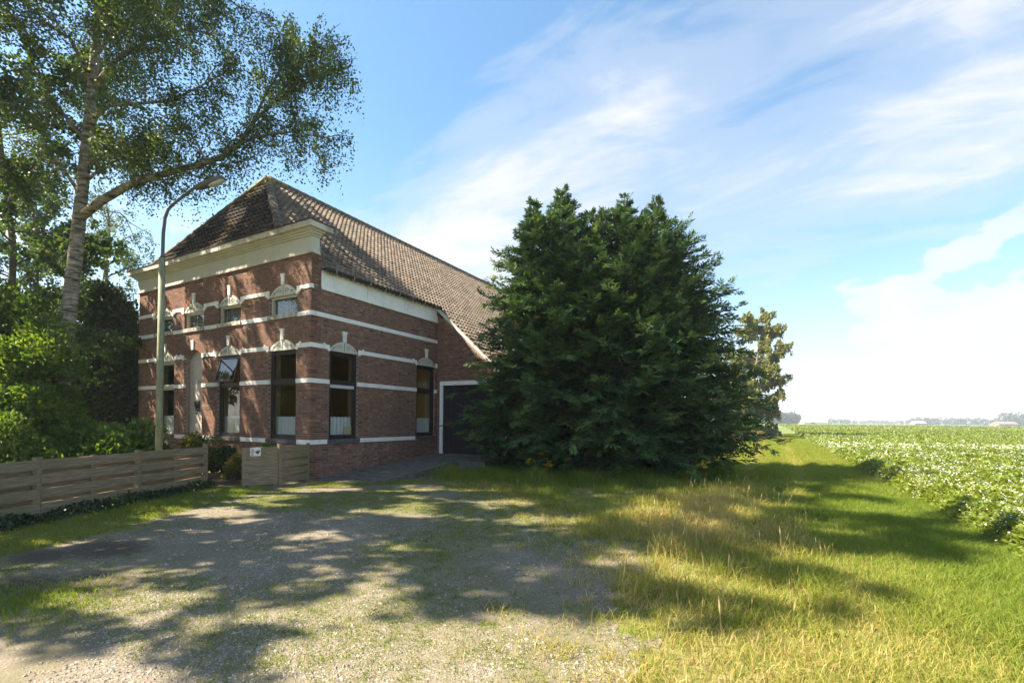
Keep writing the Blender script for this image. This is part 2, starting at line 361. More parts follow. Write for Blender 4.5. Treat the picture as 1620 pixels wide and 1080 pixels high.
# gravel yard: an irregular sheet 4 mm above the ground
YARD = [(-1.1, -6), (-.55, 1), (-.75, 3.2), (-1.0, 4.6), (-1.35, 5.6), (-2.6, 7.2), (-4.2, 8.8), (-6.2, 10.1), (-7.6, 10.9), (-9.2, 9.6), (-10.6, 8.2), (-10.6, 7.2), (-11.5, 6.1), (-10.3, 5.5), (-9.3, 4.4), (-8.3, 2.6), (-7.6, .6), (-7.2, -2), (-7, -6)]
def inside(P, poly):
    x, y = P[:, 0], P[:, 1]; r = np.zeros(len(P), bool); j = len(poly)-1
    for i in range(len(poly)):
        xi, yi = poly[i]; xj, yj = poly[j]
        c = ((yi > y) != (yj > y)) & (x < (xj-xi)*(y-yi)/(yj-yi+1e-12)+xi); r ^= c; j = i
    return r
def wob(P, amp=.55):
    f = lambda k: (vnoise(P[:, 0], P[:, 1], .7, k)-.5)*amp*2+(vnoise(P[:, 0], P[:, 1], .17, k+30)-.5)*amp*1.1
    return P+np.stack([f(1), f(2)], 1)
st = .06
gx, gy = np.meshgrid(np.arange(-12, 0, st), np.arange(-6, 11.5, st), indexing='ij')
cen = np.stack([gx.ravel()+st/2, gy.ravel()+st/2], 1); ok = inside(wob(cen), YARD)
ci = np.stack([gx.ravel(), gy.ravel()], 1)[ok]; n = len(ci)
V = np.zeros((n, 4, 3)); V[:, :, 2] = .004
for k, (a, b) in enumerate(((0, 0), (st, 0), (st, st), (0, st))): V[:, k, :2] = ci+(a, b)
tag(link('gravel_yard', np_mesh('gravel_yard', V.reshape(-1, 3), [np.arange(4*n).reshape(n, 4)], M['gravel'])), kind='structure')
# paving along the side wall, sloping up to the barn door
pv = empty('side_pavement', (HU, HV, 0)); tag(pv, kind='structure')
for i in range(11):
    for j in range(4 if i < 8 else 6):
        s0 = .06+i*.49; z = .012+.04*s0
        sl = MB().box(.05+j*.49, .05+j*.49+.475, s0, s0+.475, -.30, 0)
        o = sl.build('paving_slab', M['slab'], pv, (0, 0, z+random.uniform(-.004, .004))); o.rotation_euler = (.04, 0, 0)

# ================================================================== farmhouse
house = empty('farmhouse', (HU, HV, 0))
tag(house, 'red brick farmhouse with white bands, hipped tiled roof and long barn behind', 'farmhouse')
W, L = 9.22, 5.37
BZ = [(.94, 1.06), (2.59, 2.71), (3.54, 3.66), (4.39, 4.51), (5.11, 5.22)]
FR = dict(front=((0, 0, 0), 0.0), side=((0, 0, 0), R(90)), barn=((0, L, 0), 0.0))
def part(mb, name, m, fr, parent=None, smooth=False):
    loc, rz = FR[fr]
    if parent is not None: loc, rz = (0, 0, 0), 0.0
    return mb.build(name, m, parent or house, loc, rz, smooth)
# openings in wall coordinates: along, width, z0, z1
LOW_F = [(-7.40, 1.14), (-3.73, 1.16), (-1.19, 1.18)]; DOOR = (-5.69, 1.04)
UP_F = [(-7.50, 1.12), (-5.65, 1.15), (-3.70, 1.14), (-1.18, 1.18)]
LOW_S = [(1.11, 1.03), (4.76, 1.02)]
def wall_mesh(x0, x1, z0, z1, ops, top=None):
    ops = [(a-.004, b+.004, c-.004, d+.004) for a, b, c, d in ops]; mb = MB(); xs = sorted({x0, x1, *[a for o in ops for a in o[:2]]})
    for a, b in zip(xs, xs[1:]):
        cuts = sorted((o[2], o[3]) for o in ops if o[0] < (a+b)/2 < o[1]); z = z0
        for c0, c1 in cuts:
            if c0 > z: mb.box(a, b, .0028, .30, z, c0)
            z = c1
        zt = z1
        mb.box(a, b, .0028, .30, z, zt)
    return mb
opsF = [(c-w_/2, c+w_/2, 1.06, 3.55) for c, w_ in LOW_F]+[(DOOR[0]-DOOR[1]/2, DOOR[0]+DOOR[1]/2, .35, 3.80)]+[(c-w_/2, c+w_/2, 4.51, 5.05) for c, w_ in UP_F]
opsS = [(c-w_/2, c+w_/2, 1.06, 3.55) for c, w_ in LOW_S]
opsB = [(.30, 2.80, .22, 2.86)]
front = part(wall_mesh(-W, -.013, 0, 6.3, opsF), 'front_wall', M['mortar'], 'front')
sw = wall_mesh(.30, L+.0, 0, 5.62, opsS); side = part(sw, 'side_wall', M['mortar'], 'side')
bw = MB()
bw.box(0, .30, .012, .30, 0, 5.3); bw.box(2.80, 3.2, .012, .30, 0, 2.78); bw.prism([(.30, 2.86), (2.80, 2.86), (2.80, 3.05), (.30, 5.30)], .012, .30)
barnw = part(bw, 'barn_front_wall', M['mortar'], 'barn')
o = MB(); o.box(3.188-.3, 3.188, L+.3, 23, 0, 2.75); o.box(-W-3.2, -W-2.9, L, 23, 0, 2.7); o.box(-W-2.9, 2.888, 22.7, 23, 0, 2.7); o.box(-W, -W+.3, .30, L, 0, 5.6); o.box(-W-2.9, -W, L, L+.3, 0, 2.7)
part(o, 'rear_wall', M['brick'], 'front')
# ---- bricks
JO = .0105
def bricks(fr, x0, x1, zones, blocked, arcs, extra=None, x_start=lambda k: 0.0, corner_end=False):
    out = []; k = 0
    for (za, zb) in zones:
        nc = max(1, round((zb-za)/.0612)); ch = (zb-za)/nc
        for c in range(nc):
            z0 = za+c*ch+JO/2; z1 = za+(c+1)*ch-JO/2; k += 1
            xs = x0+x_start(k)
            bl = [(a, b) for a, b, c0, c1 in blocked if c0 < z1-.004 and c1 > z0+.004]
            for cx, cz, r, zc in arcs:
                zm = (z0+z1)/2
                if zm > zc-.02 and abs(zm-cz) < r:
                    hw = math.sqrt(r*r-(zm-cz)**2); bl.append((cx-hw, cx+hw))
            if extra: bl += extra(z1)
            step = .2105 if k % 2 else .1052
            off = (0, .0526, .105, .0526)[k % 4]
            edges = []
            x = x1; first = True
            while x > xs+1e-6:
                wdt = step if not first else (.105 if k % 2 else .1575)
                if not corner_end and first: wdt = step-off % step if off else step
                edges.append((max(xs, x-wdt), x)); x -= wdt; first = False
            for a, b in edges:
                a += JO/2; b -= JO/2 if b < x1-1e-6 else 0
                segs = [(a, b)]
                for p, q in bl:
                    ns = []
                    for s, e in segs:
                        if q <= s or p >= e: ns.append((s, e)); continue
                        if p > s: ns.append((s, p))
                        if q < e: ns.append((q, e))
                    segs = ns
                for s, e in segs:
                    if e-s > .02: out.append((s, e, z0, z1, k, (s, e) == (a, b) and b < x1-.02))
    return out
def seg_arc(w_, rise): r = (w_*w_/4+rise*rise)/(2*rise); return r
arcF = []
for c, w_ in LOW_F+[DOOR]: r = seg_arc(w_, .27); arcF.append((c, 3.54+.27-r, r+.266, 3.60))
for c, w_ in UP_F: r = seg_arc(w_, .28); arcF.append((c, 5.05+.28-r, r+.266, 5.12))
arcS = []
for c, w_ in LOW_S: r = seg_arc(w_, .27); arcS.append((c, 3.54+.27-r, r+.266, 3.60))
zonesF = [(0, .94), (1.06, 2.59), (2.71, 3.54), (3.66, 4.39), (4.51, 5.11), (5.22, 6.04)]
tymF = [(c-w_/2, c+w_/2, 3.5, 3.7) for c, w_ in LOW_F]+[(c-w_/2, c+w_/2, 5.0, 5.2) for c, w_ in UP_F]
sillF = [(c-w_/2-.04, c+w_/2+.04, .94, 1.07) for c, w_ in LOW_F]
BF = bricks('front', -W, 0, zonesF, opsF+tymF, arcF, corner_end=True)
zonesS = [(0, .94), (1.06, 2.59), (2.71, 3.54), (3.66, 4.39), (4.51, 5.13), (5.13, 6.04)]
BS = bricks('side', .0, L, zonesS, opsS+[(.30, L+1, 5.14, 7)], arcS, x_start=lambda k: .215 if k % 2 == 0 else .108)
BB = bricks('barn', 0, 3.2, [(0, 2.86), (2.86, 5.5)], [(.16, 2.94, 0, 3.0)], [], extra=lambda z: [((5.50-z)/.9, 9)])
def brick_arrays(B, fr):
    a = np.array([q[:5] for q in B]); n = len(a)
    dep = np.full(n, .06)
    if fr == 'front':
        cor = a[:, 1] > -1e-6; dep = np.where(cor, np.where(a[:, 4] % 2 == 0, .205, .10), dep)
    y0 = rng.normal(0, .0005, n); tone = np.clip(rng.normal(.5, .23, n), 0, 1)
    return a, y0, dep, tone
wallof = dict(front=front, side=side, barn=barnw)
cand = []
for fr, B in (('front', BF), ('side', BS), ('barn', BB)):
    for i, q in enumerate(B):
        if not q[5]: continue
        x, z = (q[0]+q[1])/2, (q[2]+q[3])/2
        Pw = {'front': (HU+x, HV), 'side': (HU, HV+x), 'barn': (HU+x, HV+L)}[fr]
        face = {'front': HV, 'side': -HU, 'barn': HV+L}[fr]
        d2 = Pw[0]**2+Pw[1]**2+(z-EYE)**2
        cand.append(((q[1]-q[0])*face/d2**1.5, fr, i))
cand.sort(reverse=True); chosen = {(fr, i) for _, fr, i in cand[:300]}
variants = {}
for fr, B in (('front', BF), ('side', BS), ('barn', BB)):
    a, y0, dep, tone = brick_arrays(B, fr); keep = np.ones(len(a), bool)
    for i in range(len(a)):
        if (fr, i) in chosen:
            keep[i] = False; tq = int(tone[i]*6.99); ln = round(a[i, 1]-a[i, 0], 4); hh = round(a[i, 3]-a[i, 2], 4)
            key = (ln, hh, tq)
            if key not in variants:
                mb = MB().box(0, ln, 0, .06, 0, hh); me = mb.mesh('brick', M['brick'])
                at_ = me.attributes.new('tone', 'FLOAT', 'FACE'); at_.data.foreach_set('value', [(tq+.5)/7]*6); variants[key] = me
            link('brick', variants[key], wallof[fr], (a[i, 0], y0[i], a[i, 2]))
    a, y0, dep, tone = a[keep], y0[keep], dep[keep], tone[keep]; n = len(a)
    X0, X1, Z0, Z1 = a[:, 0], a[:, 1], a[:, 2], a[:, 3]; Yb = y0+dep
    V = np.stack([np.stack(c, 1) for c in ((X0, y0, Z0), (X1, y0, Z0), (X1, Yb, Z0), (X0, Yb, Z0), (X0, y0, Z1), (X1, y0, Z1), (X1, Yb, Z1), (X0, Yb, Z1))], 1).reshape(-1, 3)
    fq = np.array([(0, 3, 2, 1), (4, 5, 6, 7), (0, 1, 5, 4), (1, 2, 6, 5), (3, 0, 4, 7)])
    Fc = (np.arange(n)[:, None, None]*8+fq[None]).reshape(-1, 4)
    o = link('brickwork', np_mesh('brickwork', V, [Fc], M['brick'], np.repeat(tone, 5)), wallof[fr]); o['kind'] = 'stuff'
# ---- white bands
def bands(fr, x0, x1, blocks_of, deep=.0):
    for bi, (za, zb) in enumerate(BZ):
        if fr == 'side' and bi == 4: continue
        bl = sorted(blocks_of(bi)); x = x0
        for p, q in bl+[(x1, x1)]:
            if p-x > .03: part(MB().box(x, p, -.018, .05, za, zb), 'stone_band', M['white'], fr)
            x = max(x, q)
def blkF(bi):
    if bi in (1,): return [(c-w_/2, c+w_/2) for c, w_ in LOW_F+[DOOR]]
    if bi == 0: return [(c-w_/2-.05, c+w_/2+.05) for c, w_ in LOW_F]+[(DOOR[0]-DOOR[1]/2, DOOR[0]+DOOR[1]/2)]
    if bi == 2: return [(c-w_/2, c+w_/2) for c, w_ in LOW_F+[DOOR]]
    if bi == 3: return [(c-w_/2-.04, c+w_/2+.04) for c, w_ in UP_F]
    return [(c-w_/2, c+w_/2) for c, w_ in UP_F]
def blkS(bi):
    if bi == 0: return [(c-w_/2-.06, c+w_/2+.06) for c, w_ in LOW_S]
    if bi in (1, 2): return [(c-w_/2, c+w_/2) for c, w_ in LOW_S]
    return []
bands('front', -W, .016, blkF); bands('side', .051, L-.002, blkS)
# ---- arches: tympanum with scrollwork, keystone, springers, radial bricks
def arch(fr, cx, w_, zc, rise, tym=True):
    r = seg_arc(w_, rise); cz = zc+rise-r; ha = math.asin(min(1, w_/2/r))
    arc = [(cx+r*math.sin(a), cz+r*math.cos(a)) for a in np.linspace(ha, -ha, 15)]
    if tym:
        ty = part(MB().prism([(cx-w_/2, zc-.02), (cx+w_/2, zc-.02)]+arc[:], .0, .07), 'tympanum', M['frieze'], fr)
        sm = MB()
        sm.tube([(cx, -.002, zc+.02), (cx, -.006, zc+rise-.04)], .009, 4)
        for s in (-1, 1):
            pts = []
            for q in np.linspace(0, 1, 22):
                ang = q*2.6*math.pi; rr = .075*(1-q*.8)
                pts.append((cx+s*(.15+rr*math.cos(ang)), -.005, zc+.115+rr*math.sin(ang)))
            sm.tube(pts, .006, 4)
            pts = [(cx+s*(.225+q*.26), -.005, zc+.115-.085*q**.7+.03*math.sin(q*6)) for q in np.linspace(0, 1, 10)]; sm.tube(pts, .006, 4)
            pts = [(cx+s*(.38+.03*math.cos(q*5)*(1-q*.6)), -.005, zc+.075+.03*math.sin(q*5)*(1-q*.6)) for q in np.linspace(0, 1.6, 12)]; sm.tube(pts, .005, 4)
        part(sm, 'scroll_ornament', M['scroll'], fr, ty)
    else:
        for s in (-1, 1):                                 # brick spandrel backing beside the open arch
            half = [(cx+s*r*math.sin(a), cz+r*math.cos(a)) for a in np.linspace(ha, 0, 9)]
            pts = half+[(cx, cz+r+.02), (cx+s*w_/2, cz+r+.02)]
            if s < 0: pts = pts[::-1]
            part(MB().prism(pts[::-1] if s > 0 else pts[::-1], .012, .30), 'arch_soffit', M['mortar'], fr)
    ab = MB(); r0, r1 = r+.012, r+.262; nb = int(2*ha*r1/.066)
    for i in range(nb):
        a = -ha+(i+.5)*2*ha/nb
        if abs(a) < .085: continue
        hw0, hw1 = .0215, .026
        ux, uz = math.sin(a), math.cos(a); tx, tz = math.cos(a), -math.sin(a)
        P = [(cx+r0*ux-tx*hw0, cz+r0*uz-tz*hw0), (cx+r0*ux+tx*hw0, cz+r0*uz+tz*hw0), (cx+r1*ux+tx*hw1, cz+r1*uz+tz*hw1), (cx+r1*ux-tx*hw1, cz+r1*uz-tz*hw1)]
        ab.prism(P, -.002, .06)
    o = part(ab, 'arch_brickwork', M['brick_arch'], fr); o['kind'] = 'stuff'
    part(MB().prism([(cx-.052, cz+r-.0), (cx+.052, cz+r-.0), (cx+.064, cz+r+.27), (cx-.064, cz+r+.27)], -.035, .06).box(cx-.085, cx+.085, -.042, .06, cz+r+.27, cz+r+.30), 'keystone', M['white'], fr)
    for s in (-1, 1):
        a = s*(ha+.03); ux, uz = math.sin(a), math.cos(a); tx, tz = math.cos(a), -math.sin(a)
        P = [(cx+(r-.01)*ux-tx*.042, cz+(r-.01)*uz-tz*.042), (cx+(r-.01)*ux+tx*.042, cz+(r-.01)*uz+tz*.042), (cx+(r+.25)*ux+tx*.052, cz+(r+.25)*uz+tz*.052), (cx+(r+.25)*ux-tx*.052, cz+(r+.25)*uz-tz*.052)]
        part(MB().prism(P, -.032, .06), 'springer', M['white'], fr)
def ab_f(t, b):
    n = noise(t, 15, 4, .7); setc(t, b, ramp_n(t, n, [(.3, (.15, .078, .056)), (.7, (.25, .125, .086))])); bump(t, b, n, .4, .006)
M['brick_arch'] = material('arch_brick', ab_f, .9, .2)
for c, w_ in LOW_F: arch('front', c, w_, 3.54, .27)
arch('front', DOOR[0], DOOR[1], 3.54, .27, False)
for c, w_ in UP_F: arch('front', c, w_, 5.05, .28)
for c, w_ in LOW_S: arch('side', c, w_, 3.54, .27)
# ---- windows
def wavy(x0, x1, z0, z1, y, amp, folds, seed):
    mb = MB(); r = random.Random(seed); n = folds*6; ph = [r.uniform(.7, 1.3) for _ in range(n+1)]
    for i in range(n+1):
        x = x0+(x1-x0)*i/n; yy = y+amp*math.sin(i/6*2*math.pi)*ph[i]
        mb.v += [(x, yy*1, z0+r.uniform(-.006, .006)), (x, y+(yy-y)*.45, z1+.008*math.sin(i))]
    for i in range(n): mb.f.append((2*i, 2*i+2, 2*i+3, 2*i+1))
    return mb
def low_window(fr, cx, w_, idx, tilt=False, blind=False, paper=False, fm='dark_wood'):
    x0, x1, z0, z1, zt = cx-w_/2+.004, cx+w_/2-.004, 1.06, 3.53, 2.64
    mb = MB(); y0, y1 = .07, .16; t = .075
    mb.box(x0, x0+t, y0, y1, z0+.002, z1); mb.box(x1-t, x1, y0, y1, z0+.002, z1)
    mb.box(x0+t, x1-t, y0+.002, y1, z1-t, z1-.002); mb.box(x0+t, x1-t, y0+.002, y1, z0+.002, z0+t); mb.box(x0+t, x1-t, y0-.012, y1, zt-.045, zt+.045)
    win = part(mb, 'window', M[fm], fr)
    a, b = x0+t+.002, x1-t-.002
    def sash(za, zb, name, loc=(0, 0, 0), rx=0):
        s = MB(); q = .045; h = zb-za
        s.box(a, a+q, -.025, .015, 0, h); s.box(b-q, b, -.025, .015, 0, h); s.box(a+q, b-q, -.023, .015, 0, q); s.box(a+q, b-q, -.023, .015, h-q, h)
        o = s.build(name, M[fm], win, loc); o.rotation_euler = (rx, 0, 0)
        p = MB().box(a+q, b-q, -.006, 0, q, h-q).build('pane', M['glass'], win, loc); p.rotation_euler = (rx, 0, 0)
    sash(z0+t, zt-.045, 'lower_sash', (0, .11, z0+t))
    if tilt:
        h = z1-t-(zt+.047); an = R(13)                    # top-hung, pushed out at the bottom
        sash(0, h, 'open_sash', (0, .055-h*math.sin(an), z1-t-h*math.cos(an)), -an)
    else: sash(0, z1-t-(zt+.047), 'upper_sash', (0, .11, zt+.046))
    cs = MB(); cs.box(x0+.01, x0+.05, .165, .34, z0+.02, z1-.01); cs.box(x1-.05, x1-.01, .165, .34, z0+.02, z1-.01); cs.box(x0+.05, x1-.05, .165, .38, z0-.02, z0+.03)
    part(cs, 'casing', M['casing'], fr, win)
    part(wavy(x0+.055, x1-.055, z0+.06, z0+.62, .21, .018, 7, idx), 'curtain', M['curtain'], fr, win, True)
    if blind: part(MB().box(a, b, .075, .098, zt-.14, zt-.047), 'roller_blind', M['blind'], fr, win)
    if paper: part(MB().box(b-.31, b-.02, .12, .126, z0+.10, z0+.36), 'paper_notice', M['paper'], fr, win)
    part(MB().box(x0-.055, x1+.055, -.06, .10, .95, 1.058), 'sill', M['stone_sill'], fr, win)
    return win
low_window('front', *LOW_F[0], 1, fm='cream_wood'); low_window('front', *LOW_F[1], 2, tilt=True); low_window('front', *LOW_F[2], 3)
low_window('side', *LOW_S[0], 4, blind=True, paper=True); low_window('side', *LOW_S[1], 5)
for i, (cx, w_) in enumerate(UP_F):
    x0, x1, z0, z1 = cx-w_/2+.004, cx+w_/2-.004, 4.512, 5.03; t = .065
    mb = MB(); mb.box(x0, x0+t, .06, .16, z0, z1); mb.box(x1-t, x1, .06, .16, z0, z1); mb.box(x0+t, x1-t, .062, .16, z1-t, z1-.002); mb.box(x0+t, x1-t, .062, .16, z0, z0+.035)
    win = part(mb, 'window', M['cream_wood'], 'front')
    part(MB().box(x0+t, x1-t, .125, .131, z0+.035, z1-t), 'pane', M['glass'], 'front', win)
    part(wavy(x0+.02, x1-.02, z0+.0, z1-.01, .23, .014, 8, 20+i), 'lace_curtain', M['lace'], 'front', win, True)
    part(MB().box(x0-.04, x1+.04, -.05, .06, 4.392, 4.508), 'sill', M['sill_moss'], 'front', win)
# ---- entrance
x0, x1 = DOOR[0]-DOOR[1]/2, DOOR[0]+DOOR[1]/2
dr = MB().box(x0+.01, x1-.01, .20, .25, .37, 3.86); door = part(dr, 'front_door', M['door_beige'], 'front')
part(MB().box(x0+.012, x0+.07, .176, .199, .37, 3.5).box(x1-.07, x1-.012, .176, .199, .37, 3.5), 'door_frame', M['door_beige'], 'front', door)
orn = MB(); ox, oz = DOOR[0]-.05, 1.95
orn.tube([(ox-.10, .165, oz+.20), (ox-.12, .165, oz+.05), (ox-.04, .165, oz-.02), (ox+.06, .165, oz+.03), (ox+.10, .165, oz+.12)], .028, 5)
orn.tube([(ox+.10, .165, oz+.22), (ox+.10, .165, oz+.06), (ox+.05, .165, oz-.02), (ox+.14, .165, oz-.10)], .03, 5)
orn.tube([(ox-.02, .165, oz+.12), (ox-.02, .165, oz-.04), (ox+.08, .165, oz-.08)], .05, 6)
orn.tube([(ox-.06, .17, oz-.04), (ox-.10, .17, oz-.16), (ox-.05, .17, oz-.22), (ox-.02, .17, oz-.16)], .014, 5)
part(orn, 'iron_ornament', M['iron'], 'front', door)
part(MB().box(x0+.012, x1-.012, .02, .26, .0, .36), 'doorstep', M['stone_sill'], 'front')
for k in range(3): part(MB().box(x0-.15, x1+.15, -.35-.3*k+.02, -.05-.3*k+.02, 0, .3-.09*k), 'entrance_step', M['stone_sill'], 'front')
wl = part(MB().tube([(x1+.18, -.02, 2.78), (x1+.18, -.12, 2.80)], .02, 6).tube([(x1+.18, -.14, 2.72), (x1+.18, -.14, 2.78), (x1+.18, -.14, 2.86)], [.05, .07, .02], 8), 'wall_lamp', M['sill_moss'], 'front')
# ---- friezes and cornice
fz = MB(); fz.box(-W-.03, .03, -.03, .22, 6.06, 6.50)
fr_o = part(fz, 'frieze', M['frieze'], 'front')
part(MB().box(-W-.055, .055, -.055, .23, 6.03, 6.062).box(-W-.04, .04, -.04, .225, 6.062, 6.085), 'frieze_moulding', M['cornice'], 'front', fr_o)
part(MB().box(-W-.07, .07, -.07, .235, 6.48, 6.53).box(-W-.12, .12, -.12, .25, 6.53, 6.58).box(-W-.17, .17, -.17, .28, 6.58, 6.63), 'cove_moulding', M['frieze'], 'front', fr_o)
part(MB().box(-W-.28, .28, -.28, .45, 6.63, 6.775), 'cornice', M['cornice'], 'front')
part(MB().box(-W-.30, .30, -.30, .47, 6.776, 6.80), 'cornice_flashing', M['gutter'], 'front')
sf = part(MB().box(.30, L-.01, -.02, .06, 5.16, 5.64), 'side_frieze', M['white'], 'side')
part(MB().box(.30, L-.01, -.05, .0, 5.13, 5.162).box(.30, L-.01, -.036, .0, 5.162, 5.19).box(.30, L-.01, -.036, .0, 5.585, 5.612).box(.30, L-.01, -.06, .0, 5.612, 5.645), 'frieze_moulding', M['white'], 'side', sf)
for s in (1.95, 3.6): part(MB().box(s, s+.012, -.0215, -.0195, 5.19, 5.585), 'joint', M['cornice'], 'side', sf)
# ---- roof: planes
KS = .90; ZE = 5.70; XR = -W/2; ZR = ZE+KS*(W/2)
KF = (ZR-6.82)/(1.84+.1)
roof = MB()
yb = 22.9; e = .0
def zs(x): return ZE-KS*x
hx = (ZE-6.82)/KS                                          # where the side slope passes the cornice height
P_peak = (XR, 1.84, ZR)
dn = .05
roof.poly([(0.02, .32, zs(.02)-dn), (0.02, L, zs(.02)-dn), (3.45, L-.05, zs(3.45)-dn), (3.45, yb, zs(3.45)-dn), (XR, yb, ZR-dn), (XR, 1.86, ZR-dn), (hx, .30, zs(hx)-dn-.28)])
roof.poly([(-W-.02, .32, zs(.02)-dn), (-W-hx, .30, zs(hx)-dn-.28), (XR, 1.86, ZR-dn), (XR, yb, ZR-dn), (-W-3.45, yb, zs(3.45)-dn), (-W-3.45, L, zs(3.45)-dn), (-W-.02, L, zs(.02)-dn)])
roof.poly([(hx, -.10, 6.82-dn), (XR, 1.84, ZR-dn), (-W-hx, -.10, 6.82-dn)])
roof.poly([(3.2, 23, 0), (3.2, 23, zs(3.2)-dn), (XR, 23, ZR-dn), (-W-3.2, 23, zs(3.2)-dn), (-W-3.2, 23, 0)])
roof_o = roof.build('roof', M['gutter'], house)
# pantile: S profile across, tail raised on the course below
TW, TL = .185, .25
prof = []
for u in np.linspace(0, 1, 8): prof.append((u*TW*1.06, .040*math.sin(2*math.pi*u-.9)+.014))
def tile_vf():
    v = []; f = []; n = len(prof)
    for (l, dz, th) in ((0, .056, 0), (TL*1.12, .004, 0)): v += [(x, l, z+dz) for x, z in prof]
    v += [(x, 0, z+.056-.044) for x, z in prof]
    for i in range(n-1):
        f.append((i, i+1, n+i+1, n+i)); f.append((2*n+i, 2*n+i+1, i+1, i))
    v += [(prof[-1][0], TL*1.12, prof[-1][1]-.024)]; f.append((n-1, 2*n+n-1, 3*n, 2*n-1))
    return np.array(v), f
TVx, TF = tile_vf()
slS = math.sqrt(1+KS*KS); e2S = np.array((-1/slS, 0, KS/slS)); e1S = np.array((0, 1.0, 0)); nS = np.array((KS/slS, 0, 1/slS))
slF = math.sqrt(1+KF*KF); e2F = np.array((0, 1/slF, KF/slF)); e1F = np.array((1.0, 0, 0)); nF = np.array((0, -KF/slF, 1/slF))
tiles = []                                                 # (origin, plane, row, col)
x_eave = .13
row = 0
for row in range(int((W/2+.13)*slS/TL)+1):
    d = row*TL; x = x_eave-d/slS
    zrow = zs(x)
    # hip line on the side slope
    yh = .30
    if zrow > 6.82: yh = -.10+(zrow-6.82)/KF
    cidx = 0; y = .30
    while y < yb:
        if y+TW*.75 > yh: tiles.append((np.array((x, y, zrow)), 0, row, y))
        y += TW
for row in range(1, int(3.35*slS/TL)+1):
    x = x_eave+row*TL/slS; y = L-.05
    while y < yb: tiles.append((np.array((x, y, zs(x))), 0, -row, y)); y += TW
for row in range(int((1.94)*slF/TL)+1):
    yy = -.10+row*TL/slF; zz = 6.82+KF*(yy+.1); xh = (ZE-zz)/KS
    x = -W-xh-.1
    while x < xh+.05:
        if x+TW*.8 > -W-xh and x < xh-.03: tiles.append((np.array((x, yy, zz)), 1, row, x))
        x += TW
dist = []
Vt = []; tone_t = []; planes = []; keepers = []
for i, (o_, pl, rw, cc) in enumerate(tiles):
    e1, e2, nn = (e1S, e2S, nS) if pl == 0 else (e1F, e2F, nF)
    Pw = TVx[:, :1]*e1+TVx[:, 1:2]*e2+(TVx[:, 2:3]+random.uniform(-.004, .004))*nn+o_
    Pr = Pw.copy()
    if pl == 0:
        lim = -.10+(Pr[:, 2]-6.82)/KF
        m_ = Pr[:, 2] > 6.82; Pr[:, 1] = np.where(m_, np.maximum(Pr[:, 1], lim), Pr[:, 1]); Pr[:, 0] = np.maximum(Pr[:, 0], XR)
    else:
        xh = (ZE-Pr[:, 2])/KS; Pr[:, 0] = np.minimum(np.maximum(Pr[:, 0], -W-xh), xh)
    Vt.append(Pr); tone_t.append(min(1, max(0, random.gauss(.5, .22)))); planes.append(pl)
    cl_ = np.abs(Pr-Pw).max() > 1e-6
    cen_ = Pr.mean(0)+np.array((HU, HV, 0)); dd = cen_-np.array((0, 0, EYE)); r_ = np.linalg.norm(dd)
    hid = pl == 0 and cen_[1]-HV > 8 
    dist.append(1e9 if cl_ or hid else r_/max(.15, -(dd/r_)@nn))
order = np.argsort(dist)[:300]; chosen_t = set(int(i) for i in order)
tvar = {}
tfaces = TF
for i in chosen_t:
    o_, pl, rw, cc = tiles[i]; key = (pl, int(tone_t[i]*5.99))
    if key not in tvar:
        me = bpy.data.meshes.new('roof_tile'); me.from_pydata([tuple(p) for p in TVx], [], tfaces); me.materials.append(M['tile'] if pl == 0 else M['tile_moss'])
        a_ = me.attributes.new('tone', 'FLOAT', 'FACE'); a_.data.foreach_set('value', [(key[1]+.5)/6]*len(tfaces)); tvar[key] = me
    e1, e2, nn = (e1S, e2S, nS) if pl == 0 else (e1F, e2F, nF)
    ob = link('roof_tile', tvar[key], roof_o)
    mx = Matrix.Identity(4)
    for k in range(3): mx[k][0], mx[k][1], mx[k][2] = e1[k], e2[k], nn[k]
    j = nn*random.uniform(-.004, .004)
    mx.translation = Vector(o_+j); ob.matrix_basis = mx
for pl, mname in ((0, 'tile'), (1, 'tile_moss')):
    idx = [i for i in range(len(tiles)) if planes[i] == pl and i not in chosen_t]
    nv = len(TVx); V = np.concatenate([Vt[i] for i in idx]); Fq = np.array(tfaces)
    Fc = (np.arange(len(idx))[:, None, None]*nv+Fq[None]).reshape(-1, 4)
    o = link('roof_tiling', np_mesh('roof_tiling', V, [Fc], M[mname], np.repeat([tone_t[i] for i in idx], len(tfaces))), roof_o); o['kind'] = 'stuff'
def ridge_run(a, b, m, r=.125, every=.34):
    a, b = Vector(a), Vector(b); d = b-a; n = max(1, int(d.length/every)); t = d.normalized(); sidev = t.cross(Vector((0, 0, 1))).normalized(); up = sidev.cross(t)
    if up.z < 0: up = -up
    for i in range(n):
        p = a+d*(i/n); q = a+d*((i+1.12)/n); mb = MB(); k = 7
        for (c, rr) in ((p, r*1.06), (q, r*.93)):
            for j in range(k):
                an = -.15*math.pi+1.3*math.pi*j/(k-1); mb.v.append(tuple(c+sidev*math.cos(an)*rr+up*(math.sin(an)*rr-.02)))
        for j in range(k-1): mb.f.append((j, j+1, k+j+1, k+j))
        mb.f.append(tuple(range(k)))
        mb.build('ridge_tile', M[m] if callable(m) is False else M[m(i, n)], roof_o)
ridge_run((XR, 1.84, ZR+.05), (XR, 22.6, ZR+.05), lambda i, n: 'ridge_moss' if i < 2 else 'ridge')
ridge_run((hx, -.08, 6.86), (XR, 1.80, ZR+.04), lambda i, n: 'ridge_moss' if i > n-4 else 'ridge')
ridge_run((-W-hx, -.08, 6.86), (XR, 1.80, ZR+.04), lambda i, n: 'ridge_moss' if i > n-3 else 'ridge')
